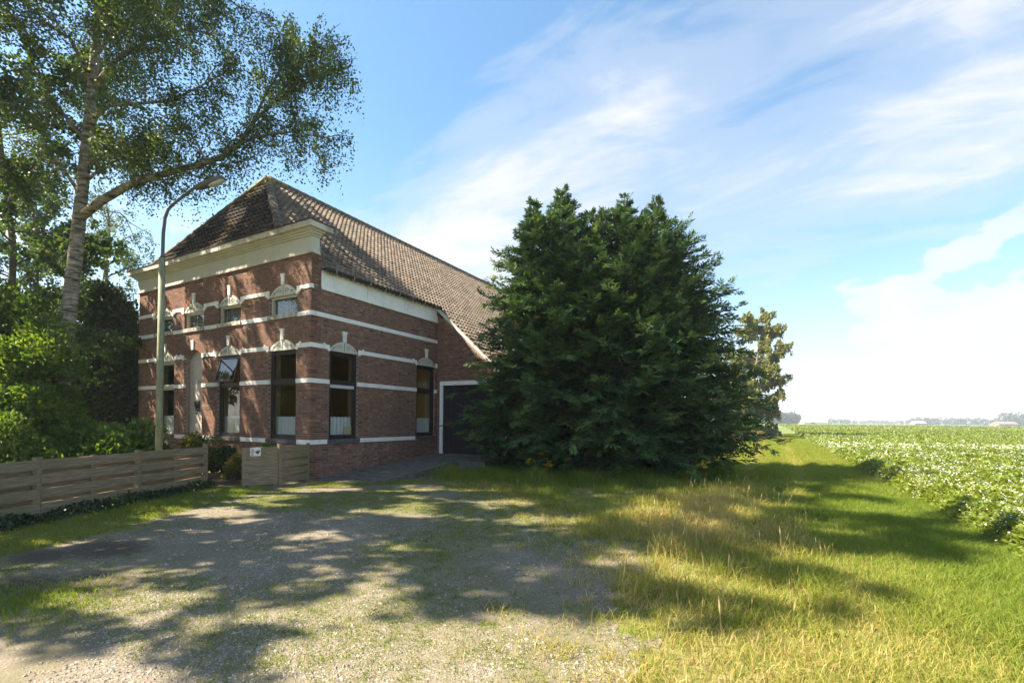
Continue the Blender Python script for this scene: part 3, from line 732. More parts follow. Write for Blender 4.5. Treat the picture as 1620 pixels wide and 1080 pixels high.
# ---- gutter on the side wall, verge board of the barn
gt = MB(); k = 8
ys = [.30, L+.02]; 
for y in ys:
    for j in range(k): an = math.pi+math.pi*j/(k-1); gt.v.append((.125+.085*math.cos(an), y, 5.70+.085*math.sin(an)))
for j in range(k-1): gt.f.append((j, j+1, k+j+1, k+j))
gt.f.append(tuple(range(k))); gt.f.append(tuple(reversed(range(k, 2*k))))
gut = gt.build('gutter', M['gutter'], house)
for i in range(8): MB().box(.02, .222, .62+i*.63, .645+i*.63, 5.60, 5.622).box(.215, .228, .62+i*.63, .645+i*.63, 5.615, 5.715).build('gutter_bracket', M['scroll'], gut)
MB().prism([(.05, 5.57), (3.4, 5.57-.9*3.35), (3.4, 5.57-.9*3.35+.13), (.05, 5.70)], L-.09, L-.055).build('verge_board', M['cornice'], house)
MB().box(.02, .20, L+.0, L-.05, 5.42, 5.62).build('gutter_end_block', M['gutter'], house)
# ---- barn door
bd = MB().box(.16, .30, -.03, .10, .23, 2.86).box(2.80, 2.94, -.03, .10, .23, 2.86).box(.16, 2.94, -.035, .10, 2.862, 3.0)
bdf = part(bd, 'barn_door_frame', M['white'], 'barn')
for k in range(2):
    for j in range(9):
        a = .305+k*1.247+j*.138; o = part(MB().box(a, a+.134, .06+random.uniform(0, .006), .10, .26, 2.858), 'plank', M['barn_wood'], 'barn', bdf)
part(MB().box(1.53, 1.56, .03, .06, 1.15, 1.30).box(1.62, 1.65, .03, .06, 1.28, 1.31), 'door_latch', M['scroll'], 'barn', bdf)
part(MB().box(.0, 3.2, -.06, .30, 0.0, .225), 'barn_threshold', M['step_wood'], 'barn')
# ---- rooms behind the glass
def room(x0, x1, y0, y1, z0, z1, m):
    mb = MB(); mb.poly([(x0, y1, z0), (x1, y1, z0), (x1, y1, z1), (x0, y1, z1)]); mb.poly([(x0, y0, z0), (x0, y1, z0), (x0, y1, z1), (x0, y0, z1)])
    mb.poly([(x0, y0, z1), (x0, y1, z1), (x1, y1, z1), (x1, y0, z1)])
    return mb.build('room_wall', M[m], house), MB().poly([(x0, y0, z0), (x1, y0, z0), (x1, y1, z0), (x0, y1, z0)]).build('room_floor', M['room_floor'], house)
room(-4.95, -.31, .31, 5.3, .55, 3.9, 'ochre'); room(-W+.31, -6.3, .31, 5.2, .55, 3.9, 'room_dark'); room(-W+.31, -.31, .31, 1.6, 4.1, 5.6, 'room_dark')
MB().box(-3.1, -2.1, 5.2, 5.28, .55, 2.75).box(-4.93, -4.85, 1.4, 2.4, .55, 2.75).build('inner_door', M['room_dark'], house)

# ================================================================== fences
def plank_run(root, A, B, zs_, hgt, off, m, thick=.022, sag=.01):
    A, B = Vector(A), Vector(B); d = (B-A); ln = d.length; rz = math.atan2(d.y, d.x)
    for z in zs_:
        mb = MB(); n = 5; ph = random.uniform(0, 6)
        for i in range(n+1):
            x = ln*i/n; zz = z+sag*math.sin(ph+i*.9)*.5; t_ = random.uniform(-.003, .003)
            mb.v += [(x, 0+t_, zz), (x, thick+t_, zz), (x, thick+t_, zz+hgt), (x, t_, zz+hgt+random.uniform(-.004, .004))]
        for i in range(n):
            b = 4*i
            for j in range(4): mb.f.append((b+j, b+4+j, b+4+(j+1) % 4, b+(j+1) % 4)[::1])
        mb.f.append((0, 1, 2, 3)[::-1]); mb.f.append(tuple(4*n+j for j in range(4)))
        o = mb.build('plank', m, root, (A.x-root.location.x, A.y-root.location.y, 0), rz)
        nrm = Vector((d.y, -d.x, 0)).normalized(); o.location += nrm*off
def post(root, p, h, s=.075, m=None, rz=0):
    mb = MB().box(-s/2, s/2, -s/2, s/2, -.3, h).box(-s/2-.006, s/2+.006, -s/2-.006, s/2+.006, h, h+.02)
    return mb.build('post', m or M['fence'], root, (p[0]-root.location.x, p[1]-root.location.y, 0), rz)
FA = np.array((-11.66, 6.28)); FD = np.array((-9.80, 2.36))-FA; FD /= np.linalg.norm(FD)
fence = empty('plank_fence', (*FA, 0)); tag(fence, 'long weathered grey horizontal plank fence in front of the garden bushes', 'fence')
frz = math.atan2(FD[1], FD[0])
for k in range(4):
    a = FA+FD*k*1.86; b = FA+FD*(k*1.86+1.84)
    # the side seen from the yard is to the left of the run direction
    plank_run(fence, (*b, 0), (*a, 0), [.125, .35, .575, .80], .152, .045, M['fence'])
    plank_run(fence, (*b, 0), (*a, 0), [.02, .255, .48, .705], .115, -.085, M['fence'])
    post(fence, a, .97 if k else 1.0, .075, None, frz); c = (a+b)/2; post(fence, c, .94, .05, None, frz)
gA, gB, gC = np.array((-10.86, 6.66)), np.array((-10.50, 7.33)), np.array((-10.74, 8.36))
gate = empty('garden_gate', (*gB, 0)); tag(gate, 'open low wooden plank garden gate carrying a white dog sign', 'gate')
plank_run(gate, (*gA, 0), (*gB, 0), [.06, .208, .356, .504, .652, .80], .14, .02, M['fence'], .02, .006)
grz = math.atan2(*(gB-gA)[::-1])
for q in (.06, .94): post(gate, gA+(gB-gA)*q, .92, .045, None, grz)
f2 = empty('short_plank_fence', (*gC, 0)); tag(f2, 'short mossy plank fence panel between the gate and the house corner', 'fence')
plank_run(f2, (*(gB+(.02, .05)), 0), (*gC, 0), [.05, .255, .45, .645, .81], .15, .035, M['fence'])
plank_run(f2, (*(gB+(.02, .05)), 0), (*gC, 0), [.19, .385, .58, .765], .10, -.03, M['fence'])
post(f2, gB+(.02, .03), .99); post(f2, gC, .97, .06)
sg = empty('dog_sign', (*(gA+(gB-gA)*.22), .80)); tag(sg, 'small white sign with red lettering and a dark dog head on the gate', 'sign')
sg.rotation_euler = (0, 0, grz); nrm = np.array((math.sin(grz), -math.cos(grz))); sg.location.x += nrm[0]*.036; sg.location.y += nrm[1]*.036
MB().box(0, .22, -.004, .004, -.06, .13).build('plate', M['sign_white'], sg)
for i, (ln, z) in enumerate(((.05, .095), (.075, .062), (.07, .029), (.055, -.005), (.05, -.035))):
    mb = MB(); x = .018
    while x < .018+ln: mb.box(x, x+.010, -.006, -.0045, z-.009, z+.011); x += .0145
    mb.build('lettering', M['sign_red'], sg)
MB().prism([(.10, .035), (.115, .045), (.135, .055), (.15, .085), (.165, .062), (.185, .062), (.20, .095), (.205, .05), (.195, .02), (.17, -.01), (.155, -.035), (.145, -.005), (.12, .01)], -.006, -.0045).build('dog_head', M['sign_grey'], sg)
for k, (q, z) in enumerate(((.0, .10), (.55, .22))):
    o = empty('timber_step', tuple(np.append(np.array((-11.62, 6.95))+np.array((-.42, .25))*k*1.2, 0))); o.rotation_euler = (0, 0, R(58))
    tag(o, ['lower', 'upper'][k]+' dark timber garden step behind the fence gap', 'step', 'timber steps behind the gate')
    MB().box(-.6, .6, -.04, .04, -.02, z).build('riser', M['step_wood'], o); MB().box(-.6, .6, .042, .5, -.02, z-.02).build('tread', M['field_soil'], o)

# ================================================================== street lamp
pl_ = at(251, 690, 11.0); lamp = empty('street_lamp', (pl_[0], pl_[1], 0))
tag(lamp, 'tall curved street lamp with algae covered pole in front of the house', 'street lamp')
def rel(px, py, d=11.0): q = at(px, py, d)-np.array((pl_[0], pl_[1], 0)); return tuple(q)
b0 = np.array(rel(251, 690)); b0[2] = -.2
s1 = np.array(rel(256.5, 408))
MB().tube([tuple(b0), tuple(b0*.5+s1*.5), tuple(s1)], [.074, .070, .064], 12).build('post', M['lamp_post'], lamp, smooth=True)
arm = [s1, rel(257.3, 404), rel(258.3, 370), rel(261, 345), rel(266, 331), rel(276, 321), rel(291, 309), rel(303, 300), rel(314, 295)]
MB().tube([tuple(q) for q in arm], [.046, .038, .037, .036, .035, .034, .033, .032, .032], 10).build('arm', M['lamp_grey'], lamp, smooth=True)
h0, h1 = Vector(rel(311, 297)), Vector(rel(355, 281.5)); ax = (h1-h0).normalized(); sd = ax.cross(Vector((0, 0, 1))).normalized(); up = sd.cross(ax)
def head(name, m, secs, parent=lamp):
    mb = MB(); n = 12
    for (q, hw, zt, zb) in secs:
        c = h0+ax*(q*(h1-h0).length)
        for j in range(n):
            a = 2*math.pi*j/n; cs, sn = math.cos(a), math.sin(a)
            mb.v.append(tuple(c+sd*(hw*math.copysign(abs(cs)**.6, cs))+up*((zt if sn > 0 else zb)*abs(sn)**.6*math.copysign(1, sn))))
    for i in range(len(secs)-1):
        for j in range(n): mb.f.append((i*n+j, i*n+(j+1) % n, (i+1)*n+(j+1) % n, (i+1)*n+j))
    mb.f.append(tuple(reversed(range(n)))); mb.f.append(tuple((len(secs)-1)*n+j for j in range(n)))
    return mb.build(name, m, parent, smooth=False)
hd = head('lamp_head', M['lamp_grey'], [(-.02, .04, .03, .03), (.05, .075, .045, .06), (.3, .10, .065, .075), (.75, .105, .07, .065), (.95, .09, .055, .045), (1.0, .06, .03, .03)])
head('lens', M['lamp_glass'], [(.42, .07, .0, .085), (.6, .088, .0, .105), (.85, .085, .0, .092), (.97, .06, .0, .055)], hd)

# ================================================================== vegetation
def twig_leaves(base, dirs, n_each, spread, droop):
    n = len(base)*n_each; P = np.repeat(base, n_each, 0); t = rng.random(n)[:, None]
    P = P+np.repeat(dirs, n_each, 0)*t+rng.normal(0, spread, (n, 3))+np.array((0, 0, -1))*t*t*droop
    return P
def limb_path(p, d, ln, n, droop, wobble):
    pts = [np.array(p)]; d = np.array(d)/np.linalg.norm(d); sl = ln/n
    for i in range(n):
        d = d+rng.normal(0, wobble, 3)+np.array((0, 0, -droop*(i/n))); d /= np.linalg.norm(d); pts.append(pts[-1]+d*sl)
    return np.array(pts)
def resample(pts, k):
    pts = np.array(pts); s = np.r_[0, np.cumsum(np.linalg.norm(np.diff(pts, axis=0), axis=1))]
    q = np.linspace(0, s[-1], k); return np.stack([np.interp(q, s, pts[:, i]) for i in range(3)], 1), s[-1]
def foliage_on(limbs, sec_per_m, sec_len, twigs, leaves_per, droop, wood, start=.25, up=.35):
    """secondary branches and hanging twigs along limb paths -> leaf points"""
    B, D = [], []
    for pts, rad in limbs:
        q, ln = resample(pts, 24); ns = max(2, int(ln*sec_per_m))
        for i in range(ns):
            f = start+(1-start)*(i+rng.random())/ns; k = min(22, int(f*23)); p = q[k]; t = q[k+1]-q[k]; t /= np.linalg.norm(t)+1e-9
            d = t*.7+rdir(1)[0]*.8+np.array((0, 0, up)); s = limb_path(p, d, sec_len*rng.uniform(.5, 1.15)*(1.1-.35*f), 5, .28, .16)
            wood.tube([tuple(x) for x in s], list(np.linspace(max(.012, rad*.28*(1.1-f)), .005, 6)), 4, False)
            for j in range(twigs):
                w_ = min(4, int(rng.random()*4.2+.8)); b = s[w_]+(s[min(w_+1, 5)]-s[w_])*rng.random(); B.append(b); D.append(rdir(1)[0]*np.array((.34, .34, .18))*rng.uniform(.5, 1.2))
    B, D = np.array(B), np.array(D)
    return twig_leaves(B, D, leaves_per, .075, droop)
def tree_obj(name, loc, wood, P, bark, leafm, size, label, cat, group=None, down=.5, tone=(.45, .22)):
    root = empty(name, loc); tag(root, label, cat, group); o = np.array(loc)
    wood.v = [tuple(np.array(v)-o) for v in wood.v]
    wood.build('trunk', bark, root, smooth=True)
    n = len(P); A = rdir(n)+np.array((0, 0, -down)); s = size*rng.uniform(.7, 1.25, n)
    link('crown', leaf_mesh('crown', P-o, A, s, s*.8, leafm, np.clip(rng.normal(*tone, n), 0, 1)), root)
    return root
# ---- the birch beside the house, trunk and limbs as they stand
wd = MB(); DB = 12.2
def path(pp): return [at(a, b, c) for a, b, c in pp]
trk = path([(92, 668, DB), (98, 600, DB), (106, 520, DB), (114, 450, DB), (123, 370, DB), (130, 300, DB), (138, 215, DB), (147, 120, DB), (156, 30, DB), (166, -80, DB), (178, -200, DB+.1), (186, -330, DB+.1), (192, -450, DB), (196, -560, DB)])
trk[0][2] = -.1
wd.tube([tuple(p) for p in trk], [.20, .18, .165, .155, .145, .13, .112, .10, .092, .08, .065, .05, .035, .012], 10)
limbs = []
def limb(pp, r0, r1=.012):
    q = path(pp); k = len(q); rr = list(r0+(r1-r0)*(np.arange(k)/(k-1))**.8); wd.tube([tuple(p) for p in q], rr, 7); limbs.append((q, r0)); return q
limb([(126, 345, DB), (160, 318, 12.0), (205, 292, 11.8), (255, 276, 11.6), (310, 262, 11.5), (352, 248, 11.4), (378, 228, 11.3), (402, 192, 11.2), (432, 163, 11.2), (470, 140, 11.1), (520, 112, 11.0), (556, 104, 11.0)], .115)
limb([(378, 228, 11.3), (410, 215, 11.3), (450, 210, 11.2), (490, 205, 11.1), (516, 222, 11.1)], .04)
limb([(400, 195, 11.2), (420, 150, 11.3), (450, 100, 11.3), (470, 60, 11.4)], .04)
limb([(432, 163, 11.2), (470, 110, 11.0), (500, 75, 11.0)], .03)
limb([(134, 260, DB), (160, 245, 12.0), (200, 238, 11.8), (240, 232, 11.6), (262, 205, 11.5), (300, 200, 11.3)], .06)
limb([(139, 212, DB), (152, 185, 12.1), (172, 166, 12.0), (215, 164, 11.8), (270, 160, 11.7), (330, 130, 11.5), (380, 100, 11.4)], .07)
limb([(133, 290, DB), (165, 262, 12.3), (215, 243, 12.5), (250, 255, 12.6)], .04)
limb([(146, 140, DB), (185, 95, 12.0), (240, 60, 11.8), (300, 45, 11.6), (345, 60, 11.5)], .07)
limb([(155, 40, DB), (210, -20, 12.0), (280, -40, 11.8), (350, -10, 11.6), (390, 20, 11.6)], .06)
limb([(160, -20, DB), (220, -100, 12.0), (290, -120, 12.0), (340, -100, 12)], .05)
limb([(137, 225, DB), (100, 180, 12.0), (60, 160, 11.8), (10, 165, 11.7)], .06)
limb([(129, 310, DB), (95, 260, 12.2), (50, 245, 12.2), (5, 260, 12.2)], .05)
limb([(147, 130, DB), (110, 60, 11.8), (60, 30, 11.6), (0, 20, 11.5)], .06)
limb([(150, 90, DB), (190, 40, 12.8), (240, 0, 13.3), (300, -20, 13.6)], .05)
limb([(162, -40, DB), (120, -100, 12.4), (70, -140, 12.4), (30, -150, 12)], .05)
limb([(170, -120, DB), (200, -190, 12), (240, -230, 11.6)], .04)
limb([(172, -140, DB), (140, -200, 12.5), (110, -240, 13)], .04)
limb([(150, 90, DB), (160, 40, 11.0), (190, 0, 10.2), (230, -30, 9.8)], .05)
limb([(140, 200, DB), (150, 150, 13.2), (175, 110, 14.0), (210, 90, 14.6)], .05)
for i in range(14):
    f_ = i/13; b_ = at(168+f_*26, -150-f_*390, DB); az_ = i*2.4; el_ = .35+.5*f_; q_ = limb_path(b_, (math.cos(az_)*math.cos(el_), math.sin(az_)*math.cos(el_), math.sin(el_)), 3.4*(1-.6*f_), 7, .16, .1)
    wd.tube([tuple(a) for a in q_], list(np.linspace(.05, .01, 8)), 6); limbs.append((q_, .05))
dead = path([(150, 330, 12.0), (190, 337, 11.8), (205, 352, 11.7), (222, 362, 11.6), (240, 372, 11.5)]); wd.tube([tuple(p) for p in dead], [.02, .016, .012, .009, .004], 4)
dead = path([(200, 348, 11.7), (212, 375, 11.7), (222, 398, 11.7), (236, 410, 11.7)]); wd.tube([tuple(p) for p in dead], [.010, .008, .006, .003], 4)
P = foliage_on(limbs, 6.0, 1.35, 8, 34, .7, wd)
keep = rng.random(len(P)) < 1.0
tree_obj('birch_tree', tuple(np.append(trk[0][:2], 0)), wd, P[keep], M['birch_bark'], M['birch_leaf'], .056, 'tall birch with pale trunk and a long limb reaching over the street lamp', 'tree')
NB = len(P)
# ---- generic broadleaf trees
def grow(x, y, H, cb_, cr, nl, r0, sec=3.0, slen=1.1, twigs=6, per=22, droop=.35, n_top=0):
    wood = MB(); n = 9; p = np.array((x, y, -.1)); tp = [p+np.array((0, 0, 0.))]
    for i in range(n): tp.append(tp[-1]+np.array((rng.normal(0, .12), rng.normal(0, .12), H/n)))
    wood.tube([tuple(q) for q in tp], list(r0*(1-np.linspace(0, .97, n+1)**1.1)+.01), 9); tq, _ = resample(tp, 60); lm = []
    for i in range(nl):
        f = (i+.5)/nl; z = cb_+(H*.97-cb_)*f; k = int(z/H*59); env = math.sqrt(math.sin(math.pi*(.16+.80*f))); az = i*2.4+rng.normal(0, .3); ln = cr*env*rng.uniform(.75, 1.1); el = .25+.6*f
        q = limb_path(tq[k], (math.cos(az)*math.cos(el), math.sin(az)*math.cos(el), math.sin(el)), ln, 7, .14, .10)
        rad = r0*.36*(1-f*.75); wood.tube([tuple(a) for a in q], list(np.linspace(rad, .01, 8)), 6, False); lm.append((q, rad))
    return wood, foliage_on(lm, sec, slen, twigs, per, droop, wood)
gsh = 'tall trees along the road'
def road_tree(name, X, Y, H, cb_, cr, nl, label, leafm, size, bark='bark', **kw):
    u, v = cw(X, Y); wd_, P_ = grow(u, v, H, cb_, cr, nl, .26, **kw); return tree_obj(name, (u, v, 0), wd_, P_, M[bark], leafm, size, label, 'tree', gsh)
road_tree('roadside_tree', -12.6, 6.8, 21, 5.5, 3.6, 26, 'tall roadside tree left of the frame shading the gravel', M['lime_leaf'], .16, sec=3.0, per=20)
road_tree('roadside_tree', -13.4, 9.5, 23, 7.5, 3.3, 28, 'tallest roadside tree with high crown at the upper left edge', M['lime_leaf'], .16, sec=3.0, per=20)
road_tree('roadside_tree', -11.8, 5.0, 17, 3.6, 3.0, 24, 'slender roadside tree nearest the viewer, left of the frame', M['lime_leaf'], .16, sec=3.0, per=18)
# ---- shrubs
def shrub(name, c, rad, nblob, nleaf, size, m, label, cat, blob=.42, group=None, tone=(.5, .24), stems=7, aspect=.55, upw=.3):
    c = np.array(c, float); rad = np.array(rad, float); root = empty(name, tuple(c)); tag(root, label, cat, group)
    az_ = rng.random(nblob)*2*math.pi; rr = rng.random(nblob)**.5; br = blob*rad[:2].min()*rng.uniform(.6, 1.25, nblob)
    zz_ = rng.random(nblob)**.8; top_ = (1-.45*rr**2)
    bc = np.stack([np.cos(az_)*rr*rad[0]*(1-blob*.6)*(1-.35*zz_), np.sin(az_)*rr*rad[1]*(1-blob*.6)*(1-.35*zz_), .15+zz_*(rad[2]*top_-br-.1)], 1); bc[:, 2] = np.maximum(bc[:, 2], .15)
    k = rng.integers(0, nblob, nleaf); n_ = rdir(nleaf); n_[:, 2] = np.where(n_[:, 2] < -.35, -n_[:, 2], n_[:, 2])
    P_ = bc[k]+n_*br[k][:, None]*(rng.uniform(.55, 1.1, nleaf)[:, None]); P_[:, 2] = np.maximum(P_[:, 2], .03)
    A = n_*.6+rdir(nleaf)*.7+np.array((0, 0, upw)); s = size*rng.uniform(.65, 1.3, nleaf)
    tn = np.clip(rng.normal(*tone, nleaf)+(rng.normal(0, .13, nblob))[k], 0, 1)
    st_ = MB()
    for i in range(stems):
        q = bc[int(rng.integers(0, nblob))]; b0_ = np.array((rng.normal(0, rad[0]*.15), rng.normal(0, rad[1]*.15), -.05)); mid = b0_*.4+q*.6+rng.normal(0, .05, 3)
        st_.tube([tuple(b0_), tuple(mid), tuple(q)], [.022, .015, .007], 5)
    st_.build('stem', M['bark'], root)
    link('foliage', leaf_mesh('foliage', P_, A, s, s*aspect, m, tn, fold=.15), root)
    return root
def gxy(px, d): q = at(px, 700, d); return (q[0], q[1], 0)
gb = 'garden bushes behind the fence'
shrub('large_bush', gxy(-30, 11.9), (2.2, 2.0, 6.0), 84, 46000, .12, M['bush_leaf'], 'tall bright green bush at the far left behind the fence', 'bush', .36, gb)
shrub('large_bush', gxy(58, 11.3), (1.5, 1.2, 4.7), 52, 26000, .10, M['bush_leaf'], 'bright green bush under the birch trunk behind the fence', 'bush', .4, gb)
shrub('large_bush', gxy(5, 9.6), (1.0, 1.0, 1.9), 26, 11000, .085, M['bush_leaf'], 'green bush close behind the fence at the left edge', 'bush', .45, gb)
shrub('hydrangea_bush', gxy(192, 11.6), (1.35, 1.1, 1.95), 34, 9500, .155, M['bush_leaf'], 'rounded broad leaved bush at the foot of the street lamp', 'bush', .42, gb, aspect=.62)
shrub('hydrangea_bush', gxy(110, 10.9), (.8, .8, 1.35), 20, 5000, .13, M['bush_leaf'], 'low broad leaved bush between the birch and the fence', 'bush', .45, gb, aspect=.6)
shrub('golden_shrub', gxy(318, 12.3), (.62, .6, 1.45), 24, 6500, .07, M['yellow_leaf'], 'small yellow green shrub behind the fence end before the front door', 'shrub', .42)
shrub('dark_shrub', gxy(352, 12.6), (.55, .5, .95), 16, 4200, .075, M['dark_leaf'], 'dark low shrub under the tilted window', 'shrub', .45)
shrub('pale_herb', gxy(372, 11.9), (.28, .28, .75), 10, 1700, .07, M['yellow_leaf'], 'pale upright herb just left of the garden gate', 'plant', .5, tone=(.75, .2))
shrub('window_plant', gxy(428, 12.4), (.62, .28, 1.12), 16, 3600, .07, M['bush_leaf'], 'leafy green plants rising behind the garden gate under the corner window', 'plant', .4)
# ---- dark growth and pale trees beyond the birch
shrub('evergreen_hedge', gxy(152, 17.5), (2.2, 1.9, 7.4), 80, 42000, .16, M['dark_leaf'], 'tall dark evergreen shrub between the birch and the house', 'bush', .36)
shrub('evergreen_hedge', gxy(196, 20.5), (1.7, 1.7, 6.6), 60, 26000, .16, M['dark_leaf'], 'dark evergreen shrub touching the left end of the house front', 'bush', .4)
u_, v_ = cw(-17.6, 20.5); wdg, Pg = grow(u_, v_, 11.6, 4.0, 2.3, 16, .2, sec=2.6, per=16, droop=.6)
tree_obj('weeping_birch', (u_, v_, 0), wdg, Pg, M['birch_bark'], M['birch_leaf'], .085, 'feathery birch in the background left of the roof', 'tree')
u_, v_ = cw(-15.4, 14.6); wdg, Pg = grow(u_, v_, 20.5, 3.2, 3.4, 46, .10, sec=3.2, per=25)
tree_obj('garden_tree', (u_, v_, 0), wdg, Pg, M['bark'], M['lime_leaf'], .12, 'dense leafy tree at the left edge just behind the birch', 'tree')
u_, v_ = cw(-21.5, 21); wdg, Pg = grow(u_, v_, 12, .9, 3.6, 26, .16, sec=3.2, per=26)
tree_obj('garden_tree', (u_, v_, 0), wdg, Pg, M['bark'], M['lime_leaf'], .12, 'leafy garden tree behind the birch trunk', 'tree')
db = MB(); c0 = at(128, 640, 14.2); c0[2] = 0
for i in range(46):
    q = limb_path((rng.normal(0, .25), rng.normal(0, .25), rng.uniform(.1, 1.2)), (rng.normal(0, .7), rng.normal(0, .7), .7), rng.uniform(.5, 1.5), 5, .25, .2); db.tube([tuple(a) for a in q], list(np.linspace(.010, .003, 6)), 4, False)
M['dead'] = plain('dead_twigs', (.17, .11, .07), .9, .1, .3, 5)
tag(db.build('dead_brush', M['dead'], None, tuple(c0)), 'brown dead brushwood leaning beside the birch trunk', 'brushwood')
# ---- ivy along the fence foot
n = 5200; q = rng.random(n)*6.4; side_ = -np.array((FD[1], -FD[0])); 
nrm2 = np.array((FD[1], -FD[0])); nrm2 = nrm2 if nrm2[0] > 0 else -nrm2
lump = vnoise(q, q*0, .55, 4); hz_ = rng.random(n)**1.6*(.04+.30*np.clip(lump-.40, 0, 1)); P_ = np.zeros((n, 3))
P_[:, :2] = FA+FD*q[:, None]+nrm2*(.05+rng.random(n)**1.5*.28*(1.15-hz_*2))[:, None]; P_[:, 2] = .02+hz_
s = rng.uniform(.03, .06, n)
tag(link('ivy', leaf_mesh('ivy', P_, rdir(n)+np.array((.5, -.2, .3)), s, s*.9, M['ivy_leaf'], rng.random(n))), 'dark ivy creeping along the foot of the plank fence', 'ivy', kind='stuff')

# ---- the big multi-topped conifer
cx0, cy0 = at(950, 700, 15.3)[:2]; con = empty('conifer_tree', (cx0, cy0, 0)); tag(con, 'huge broad dark green conifer with several tops beside the barn', 'conifer')
cwood = MB(); CP, CA, CN, CL, CT = [], [], [], [], []
stems = [(842, 15.1, 8.2, 2.1), (890, 15.6, 8.85, 2.5), (930, 16.2, 8.2, 2.5), (985, 15.3, 8.55, 2.7), (1037, 15.4, 8.45, 2.75), (915, 14.2, 7.0, 2.5), (1000, 14.0, 6.7, 2.5), (1066, 15.2, 6.4, 2.45), (818, 14.6, 5.8, 1.45), (887, 15.2, 9.15, 1.25), (1034, 15.2, 8.8, 1.35), (986, 15.2, 8.85, 1.25), (842, 15.3, 8.75, 1.2), (930, 15.2, 8.35, 1.8), (1050, 16.6, 7.6, 2.6), (862, 14.7, 8.0, 2.4), (958, 15.0, 8.35, 2.5), (1012, 14.8, 8.0, 2.5), (1066, 15.4, 7.8, 2.6)]
for si, (px, d, H, Rm) in enumerate(stems):
    bx, by = at(px, 600, d)[:2]; bx = cx0+(bx-cx0)*1.0-cx0; by = by-cy0
    lean = rng.normal(0, .12, 2)
    cwood.tube([(bx*.55, by*.55, -.1), (bx*.85, by*.85, 1.4), (bx, by, H*.5), (bx+lean[0], by+lean[1], H)], [.16, .13, .08, .008], 7)
    nb = int(140*H/8.5)
    for i in range(nb):
        f = (i+.5)/nb; z = .12+(H*.985-.12)*f; rel_ = z/H
        env = (1-rel_)**.60*(.80+.34*min(1, z/1.8)) if z > .0 else 1
        ln = max(.16, Rm*1.28*env*min(1, .42+(1-rel_)*5)*rng.uniform(.72, 1.12)); az = i*2.39996+rng.normal(0, .25)+si
        el = -.12+.75*rel_**1.6+rng.normal(0, .10)
        x_, y_ = (bx*.55+(bx-bx*.55)*min(1, z/2.2)), (by*.55+(by-by*.55)*min(1, z/2.2))
        q = [np.array((x_, y_, z))]; dr_ = np.array((math.cos(az)*math.cos(el), math.sin(az)*math.cos(el), math.sin(el))); m_ = 8
        for j in range(m_):
            dr_ = dr_+np.array((0, 0, .05 if j > 4 else -.045))+rng.normal(0, .05, 3); dr_ /= np.linalg.norm(dr_); q.append(q[-1]+dr_*ln/m_)
        btone = rng.normal(0, .14)
        q = np.array(q); cwood.tube([tuple(a) for a in q], list(np.linspace(.028*(1-rel_)+.006, .004, m_+1)), 3, False)
        ns = int(7+ln*6.5)
        for k in range(ns):
            t_ = .22+.78*(k+rng.random())/ns; ii = min(m_-1, int(t_*m_)); b = q[ii]+(q[ii+1]-q[ii])*(t_*m_-ii)
            ax_ = q[ii+1]-q[ii]; ax_ /= np.linalg.norm(ax_); sdv = np.cross(ax_, (0, 0, 1)); sdv /= np.linalg.norm(sdv)+1e-9
            sgn = 1 if k % 2 else -1; bd_ = ax_*.8+sdv*sgn*rng.uniform(.2, .95)+rng.normal(0, .28, 3)+np.array((0, 0, .05)); bd_ /= np.linalg.norm(bd_)
            sl = (.20+.30*(1-t_))*rng.uniform(.7, 1.2)*min(1.15, .45+ln*.3); pn = np.cross(bd_, np.cross((0, 0, 1), bd_))+rng.normal(0, .45, 3); nf = 8
            sd2 = np.cross(bd_, pn); sd2 /= np.linalg.norm(sd2)+1e-9
            tn = np.clip(.38+.30*t_*rng.random()+rng.normal(0, .12)+btone+(.22 if t_ > .86 else 0), 0, 1)
            for m2 in range(nf):
                g_ = (m2+.4)/nf; p_ = b+bd_*sl*g_; s2 = (1 if m2 % 2 else -1)
                if m2 == nf-1: a_ = bd_
                else: a_ = bd_*.8+sd2*s2*.62
                CP.append(p_); CA.append(a_+rng.normal(0, .16, 3)+np.array((0, 0, -.06))); CN.append(pn); CL.append(sl*(.55-.2*g_)+.05); CT.append(tn)
CP, CA, CN, CL, CT = (np.array(a) for a in (CP, CA, CN, CL, CT))
Wp = CP+np.array((cx0, cy0, 0)); inb = (Wp[:, 0] < HU+3.3) & (Wp[:, 1] > HV+L-.12) & (Wp[:, 2] < ZE-KS*(Wp[:, 0]-HU)+.15)
k_ = ~inb & (CP[:, 2] > .05)
cwood.build('trunk', M['bark'], con)
link('crown', leaf_mesh('crown', CP[k_], CA[k_], CL[k_], CL[k_]*.24+.012, M['conifer'], CT[k_], CN[k_]+rng.normal(0, .25, (k_.sum(), 3))), con)
NC = int(k_.sum())

# ---- trees at the end of the track
for (px, d, H, cr, lab, nl) in ((1194, 52, 13.4, 3.2, 'tall sunlit birch standing at the end of the grass track', 22), (1160, 60, 10.5, 3.2, 'leafy tree half hidden behind the conifer along the track', 16), (1172, 46, 6.0, 2.2, 'low leafy tree at the foot of the tall birch on the track', 12)):
    q = gxy(px, d); wdg, Pg = grow(q[0], q[1], H, .8, cr, nl, .22, sec=4.2, slen=1.4, per=34, droop=.55)
    tree_obj('track_tree', q, wdg, Pg, M['birch_bark'], M['far_leaf'], .23, lab, 'tree', 'trees beside the track', tone=(.5, .25))
shrub('rosebay_clump', gxy(1176, 40), (1.6, 1.6, 1.3), 18, 3500, .16, leaf_mat('dry_weed', [(0, (.14, .13, .05)), (.7, (.28, .21, .11)), (1, (.32, .17, .12))]), 'reddish dry weed clump at the edge of the grass track', 'plant', .5)

